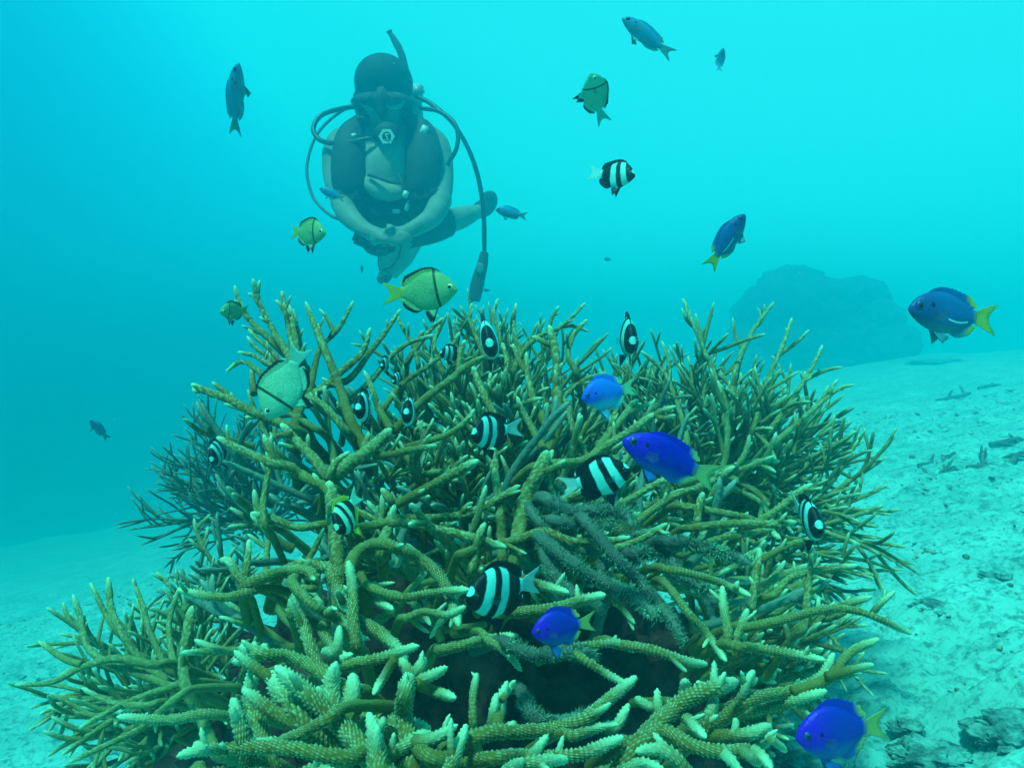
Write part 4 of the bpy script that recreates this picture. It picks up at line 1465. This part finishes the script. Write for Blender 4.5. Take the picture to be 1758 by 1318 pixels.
M_PECT = clear_fin('pectoral_membrane', (0.10, 0.16, 0.16), 0.13)
SPEC = {
    'banded': dict(deep=True, wid=0.105, mat=banded_mat('banded_skin'), clear=clear_fin('clear_fin_pale', (0.6, 0.85, 0.8), 0.5), iris=M_PUPIL),
    'yellow': dict(deep=True, wid=0.105, mat=banded_mat('yellow_banded_skin', white=(0.25, 0.70, 0.50), yellow=(0.45, 0.42, 0.03)), clear=clear_fin('clear_fin_yellow', (0.5, 0.5, 0.1), 0.5), iris=M_PUPIL),
    'green': dict(deep=True, wid=0.095, mat=green_mat('green_skin', (0.22, 0.38, 0.14), (0.24, 0.46, 0.26), (0.34, 0.40, 0.08)), clear=clear_fin('clear_fin_green', (0.4, 0.5, 0.15), 0.5), iris=M_IRIS),
    'pale': dict(deep=True, wid=0.095, mat=green_mat('pale_green_skin', (0.22, 0.44, 0.26), (0.20, 0.58, 0.42), (0.16, 0.46, 0.38)), clear=clear_fin('clear_fin_teal', (0.4, 0.6, 0.5), 0.5), iris=M_IRIS),
    'blue': dict(deep=False, wid=0.085, mat=blue_mat('deep_blue_skin', (0.03, 0.003, 0.55), (0.008, 0.006, 0.45), (0.01, 0.12, 0.42), (0.34, 0.40, 0.15)), clear=clear_fin('clear_fin_blue', (0.05, 0.3, 0.5), 0.5), iris=M_IRISD),
    'bluedeep': dict(deep=True, wid=0.095, mat=blue_mat('round_blue_skin', (0.06, 0.003, 0.55), (0.010, 0.022, 0.42), (0.02, 0.12, 0.42), (0.42, 0.42, 0.12)), clear=clear_fin('clear_fin_yellowish', (0.4, 0.45, 0.2), 0.5), iris=M_IRISD),
    'bluelight': dict(deep=True, wid=0.095, mat=blue_mat('light_blue_skin', (0.02, 0.10, 0.75), (0.02, 0.17, 0.75), (0.10, 0.42, 0.62), (0.30, 0.55, 0.30)), clear=clear_fin('clear_fin_light', (0.3, 0.6, 0.6), 0.5), iris=M_IRISD),
    'bluefar': dict(deep=False, wid=0.085, mat=blue_mat('dusky_blue_skin', (0.012, 0.07, 0.24), (0.015, 0.11, 0.34), (0.05, 0.24, 0.32), (0.45, 0.45, 0.06), line=(0.5, 0.85, 0.85)), clear=clear_fin('clear_fin_dusky', (0.2, 0.4, 0.4), 0.5), iris=M_IRISD),
    'grey': dict(deep=False, wid=0.085, mat=blue_mat('grey_blue_skin', (0.03, 0.22, 0.38), (0.03, 0.26, 0.44), (0.06, 0.34, 0.44), (0.08, 0.28, 0.30)), clear=clear_fin('clear_fin_grey', (0.1, 0.3, 0.35), 0.5), iris=M_IRISD),
}
_fm = {}


def fish_meshes(sp, bend):
    S = SPEC[sp]; deep, wid = S['deep'], S['wid']
    key = (deep, wid, bend)
    if key in _fm: return _fm[key]
    T_ = lambda u: float(smooth_interp(u, TOP_DEEP if deep else TOP_SLIM))
    B_ = lambda u: -float(smooth_interp(u, BOT_DEEP if deep else BOT_SLIM))
    h = 0.062 if deep else 0.040
    D = {}
    D['body'] = body_mesh(deep, wid, bend)
    us = np.linspace(0.22, 0.92, 9)
    hh = np.array([0.15, .7, .95, 1, 1, 1.05, 1.25, 1.5, .5]) * h
    D['dorsal_fin'] = fin_mesh([(xb(u), T_(u) - 0.012) for u in us], [(xb(u) - 0.02 - 0.05 * i / 8, T_(u) + hh[i]) for i, u in enumerate(us)], bend)
    us = np.linspace(0.60, 0.92, 6)
    hh = np.array([0.2, 1.0, 1.3, 1.5, 1.5, .5]) * h
    D['anal_fin'] = fin_mesh([(xb(u), B_(u) + 0.012) for u in us], [(xb(u) - 0.035 - 0.03 * i / 5, B_(u) - hh[i]) for i, u in enumerate(us)], bend)
    zb = 0.058 if deep else 0.046
    tz = 0.15 if deep else 0.13
    D['tail_fin'] = fin_mesh([(xb(0.97), z) for z in np.linspace(zb, -zb, 7)],
                             [(-0.50, tz), (-0.475, tz * 0.72), (-0.425, tz * .36), (-0.405, 0), (-0.425, -tz * .36), (-0.475, -tz * .72), (-0.50, -tz)], bend, th=0.005)
    for s, nm in ((1, 'l'), (-1, 'r')):
        D['pelvic_fin' + nm] = fin_mesh([(xb(.34), B_(.34) + .012), (xb(.38), B_(.38) + .012), (xb(.42), B_(.42) + .012)],
                                        [(xb(.46), B_(.36) - .185 * (1 if deep else .5)), (xb(.52), B_(.38) - .10 * (1 if deep else .6)), (xb(.55), B_(.42) - .03)], 0, y=s * 0.016, lateral=s * 0.06)
        wy = wid * 0.97
        D['pectoral_fin' + nm] = fin_mesh([(xb(.30), .0), (xb(.31), -.03), (xb(.30), -.06)], [(xb(.43), .015), (xb(.46), -.04), (xb(.40), -.08)], 0, y=s * wy, lateral=s * 0.05, th=0.002)
    ue = 0.125
    wy = wid * np.interp(ue, [0, .05, .15, .3], [.12, .42, .78, 1])
    ez = 0.035 if deep else 0.028
    for nm, r_, off in (('eye', 0.042, -0.004), ('pupil', 0.024, 0.013)):
        for s, q in ((1, 'l'), (-1, 'r')):
            bm_ = bmesh.new(); bmesh.ops.create_uvsphere(bm_, u_segments=14, v_segments=9, radius=1)
            for v in bm_.verts:
                v.co = Vector((xb(ue) + 0.004 + v.co.x * r_, s * (wy * 0.80 + off) + v.co.y * r_ * 0.62, ez + v.co.z * r_))
            me = bpy.data.meshes.new(nm); bm_.to_mesh(me); bm_.free(); D[nm + q] = me
    _fm[key] = D
    return D


_fmm = {}


def fish(sp, label, px, py, d, length, ang, turn=0, upang=None, bend=0.0, group=None, cat='fish', fins=True, hz=1.0):
    """ang: heading in the picture plane (0 right, 90 up); turn: degrees the head swings towards the camera"""
    S = SPEC[sp]; D = fish_meshes(sp, bend)
    a, tn = R(ang), R(turn)
    f = (RIGHT * math.cos(a) + UP * math.sin(a)) * math.cos(tn) - FWD * math.sin(tn)
    if upang is None:
        h = UP
        if abs(math.sin(a)) > 0.9 and abs(tn) < 1: h = -RIGHT
    else:
        h = RIGHT * math.cos(R(upang)) + UP * math.sin(R(upang))
    u = (h - f * h.dot(f)).normalized()
    y = u.cross(f)
    M = Matrix((f, y, u)).transposed().to_4x4()
    sc = length * d / FPX
    name = {'banded': 'banded_fish', 'yellow': 'banded_fish', 'green': 'green_fish', 'pale': 'green_fish'}.get(sp, 'blue_fish')
    e = empty(name, (0, 0, 0))
    e.matrix_world = Matrix.Translation(at(px, py, d)) @ M @ Matrix.Scale(sc, 4) @ Matrix.Diagonal((1, 1, hz, 1))
    tag(e, label, cat, group)
    for k, me in D.items():
        if not fins and k[:3] in ('pec', 'eye', 'pup'): continue
        nm = k[:-1] if k[-1] in 'lr' and k != 'l' and (k.startswith('p') or k.startswith('eye')) else k
        mt = {'pectoral_fin': M_PECT, 'eye': S['iris'], 'pupil': M_PUPIL}.get(nm, S['mat'])
        if nm == 'tail_fin' and sp == 'banded': mt = S['clear']
        kk = (id(me), mt.name)
        if kk not in _fmm:
            c = me if len(me.materials) == 0 else me.copy()
            c.materials.clear(); c.materials.append(mt)
            c.polygons.foreach_set('use_smooth', [True] * len(c.polygons))
            _fmm[kk] = c
        if nm == 'pupil':
            par = e['_eye' + k[-1]]
            par = bpy.data.objects[par]
        else: par = e
        o = bpy.data.objects.new(nm, _fmm[kk]); COL.objects.link(o); o.parent = par
        if nm == 'eye': e['_eye' + k[-1]] = o.name
    for k in ('_eyel', '_eyer'):
        if k in e: del e[k]
    return e


GB, GG, GR = 'banded fish among the coral branches', 'blue fish around the coral', 'green fish above the coral'
fish('grey', 'slim grey blue fish pointing up in open water left of the diver', 404, 174, 1.05, 125, 74, 25, upang=165, hz=0.72, bend=0.10, group=GG)
fish('grey', 'slim blue fish at the top of the picture heading up to the left', 1112, 64, 0.95, 108, 146, 5, upang=50, hz=0.85, group=GG)
fish('grey', 'tiny curled fish high at the upper right in open water', 1235, 105, 1.7, 42, 78, 25, upang=0, bend=0.5, group=GG)
fish('pale', 'yellowish green fish seen half from the front above the banded swimmer', 1021, 168, 0.85, 92, 112, 50, upang=35, bend=0.25, group=GR)
fish('banded', 'black and white banded fish alone in open water above the thicket', 1051, 301, 0.80, 88, -14, 35, bend=-0.15, upang=80, group=GB)
fish('bluefar', 'dusky blue fish with a pale side line pointing up right of centre', 1247, 415, 0.80, 108, 57, 10, upang=150, group=GG)
fish('bluefar', 'dark blue fish with yellow tail fin hovering over the far sand at right', 1636, 540, 0.62, 168, 174, 8, upang=90, hz=1.3, group=GG)
fish('green', 'small green fish with a dark bar left of the diver\'s elbow', 526, 399, 0.82, 84, -8, 24, bend=0.1, upang=92, group=GR)
fish('green', 'large scaly green fish swimming right just above the coral tips', 721, 501, 0.66, 132, 2, 8, upang=92, group=GR)
fish('green', 'small yellow green fish half behind the top left coral branches', 403, 534, 1.02, 58, 195, 55, upang=80, group=GR)
fish('pale', 'pale teal fish with a dark bar nosing down beside the left coral forks', 492, 655, 0.62, 142, -112, 12, upang=150, bend=0.1, group=GR)
fish('grey', 'faint small fish beside the diver\'s outstretched foot', 878, 366, 1.5, 56, 170, 10, upang=90, group=GG)
fish('grey', 'speck sized fish in open water far below the lone banded swimmer', 1043, 445, 2.4, 16, 180, 30, upang=90, fins=False, group=GG)
fish('grey', 'little dark blue fish alone in deep water at the far left', 170, 737, 1.3, 46, 122, 25, upang=40, group=GG)
fish('grey', 'tiny fish with a pale tail in front of the diver\'s forearm', 570, 333, 1.7, 46, 158, 5, upang=80, group=GG)
fish('banded', 'banded fish facing the camera left of the tall coral column', 838, 577, 0.84, 140, -75, 66, upang=104, group=GB, bend=-0.1)
fish('banded', 'banded fish facing the camera over the gap in the back coral', 1073, 572, 0.90, 130, -80, 64, upang=92, group=GB, bend=0.1)
fish('banded', 'narrow banded fish facing the camera in the left antler fork', 628, 697, 0.66, 108, 250, 80, upang=93, group=GB)
fish('banded', 'banded fish facing the camera just right of the antler fork', 704, 706, 0.66, 104, 270, 82, upang=88, group=GB)
fish('banded', 'small banded fish facing the camera at the left edge of the thicket', 374, 772, 1.0, 82, 285, 60, upang=105, group=GB, bend=0.2)
fish('banded', 'small banded fish turned left in the centre of the thicket', 846, 740, 0.68, 112, 192, 52, upang=88, group=GB, bend=0.25)
fish('banded', 'tiny banded fish side on between the rear branches', 776, 606, 0.98, 52, 190, 40, upang=88, group=GB)
fish('banded', 'tiny dark banded fish peeping out near the upper left branches', 663, 624, 0.92, 50, 240, 70, upang=90, group=GB)
fish('banded', 'tiny banded fish lowest of the pair by the upper left branches', 684, 647, 0.90, 44, 240, 55, upang=90, group=GB)
fish('bluelight', 'light sky blue fish with a pale green tail over the thicket', 1046, 674, 0.58, 108, 192, 22, upang=97, group=GG)
fish('blue', 'large deep blue fish angled down across the centre right branches', 1152, 790, 0.46, 184, 158, 6, upang=68, hz=1.08, group=GG)
fish('banded', 'large banded fish swimming right with its tail by the furry dead coral', 1022, 822, 0.56, 126, 15, 10, upang=112, group=GB)
fish('yellow', 'yellow finned banded fish facing down between the left branches', 595, 880, 0.58, 108, 262, 62, upang=115, group=GB, bend=0.1)
fish('banded', 'largest banded fish, side on and facing left over the dark hollow', 866, 1012, 0.50, 168, 182, 42, upang=88, group=GB)
fish('bluedeep', 'round bright blue fish with a yellow anal fin below the largest banded fish', 968, 1076, 0.48, 120, 184, 20, upang=92, group=GG)
fish('banded', 'banded fish facing the camera at the right edge of the thicket', 1384, 886, 0.62, 138, 262, 78, upang=100, group=GB)
fish('bluedeep', 'violet blue fish with a yellow tail near the sand at the lower right', 1446, 1254, 0.42, 182, 182, 14, upang=93, group=GG)
fish('grey', 'speck sized dark fish just left of the diver\'s trailing fin', 621, 462, 2.0, 14, 90, 20, upang=0, fins=False, group=GG)
fish('grey', 'speck sized dark fish just right of the hanging dive gauge', 835, 498, 2.0, 14, 180, 30, upang=90, fins=False, group=GG)
fish('banded', 'little pale banded fish deep in the shade below the yellow finned one', 657, 878, 0.95, 44, 180, 20, upang=90, group=GB)
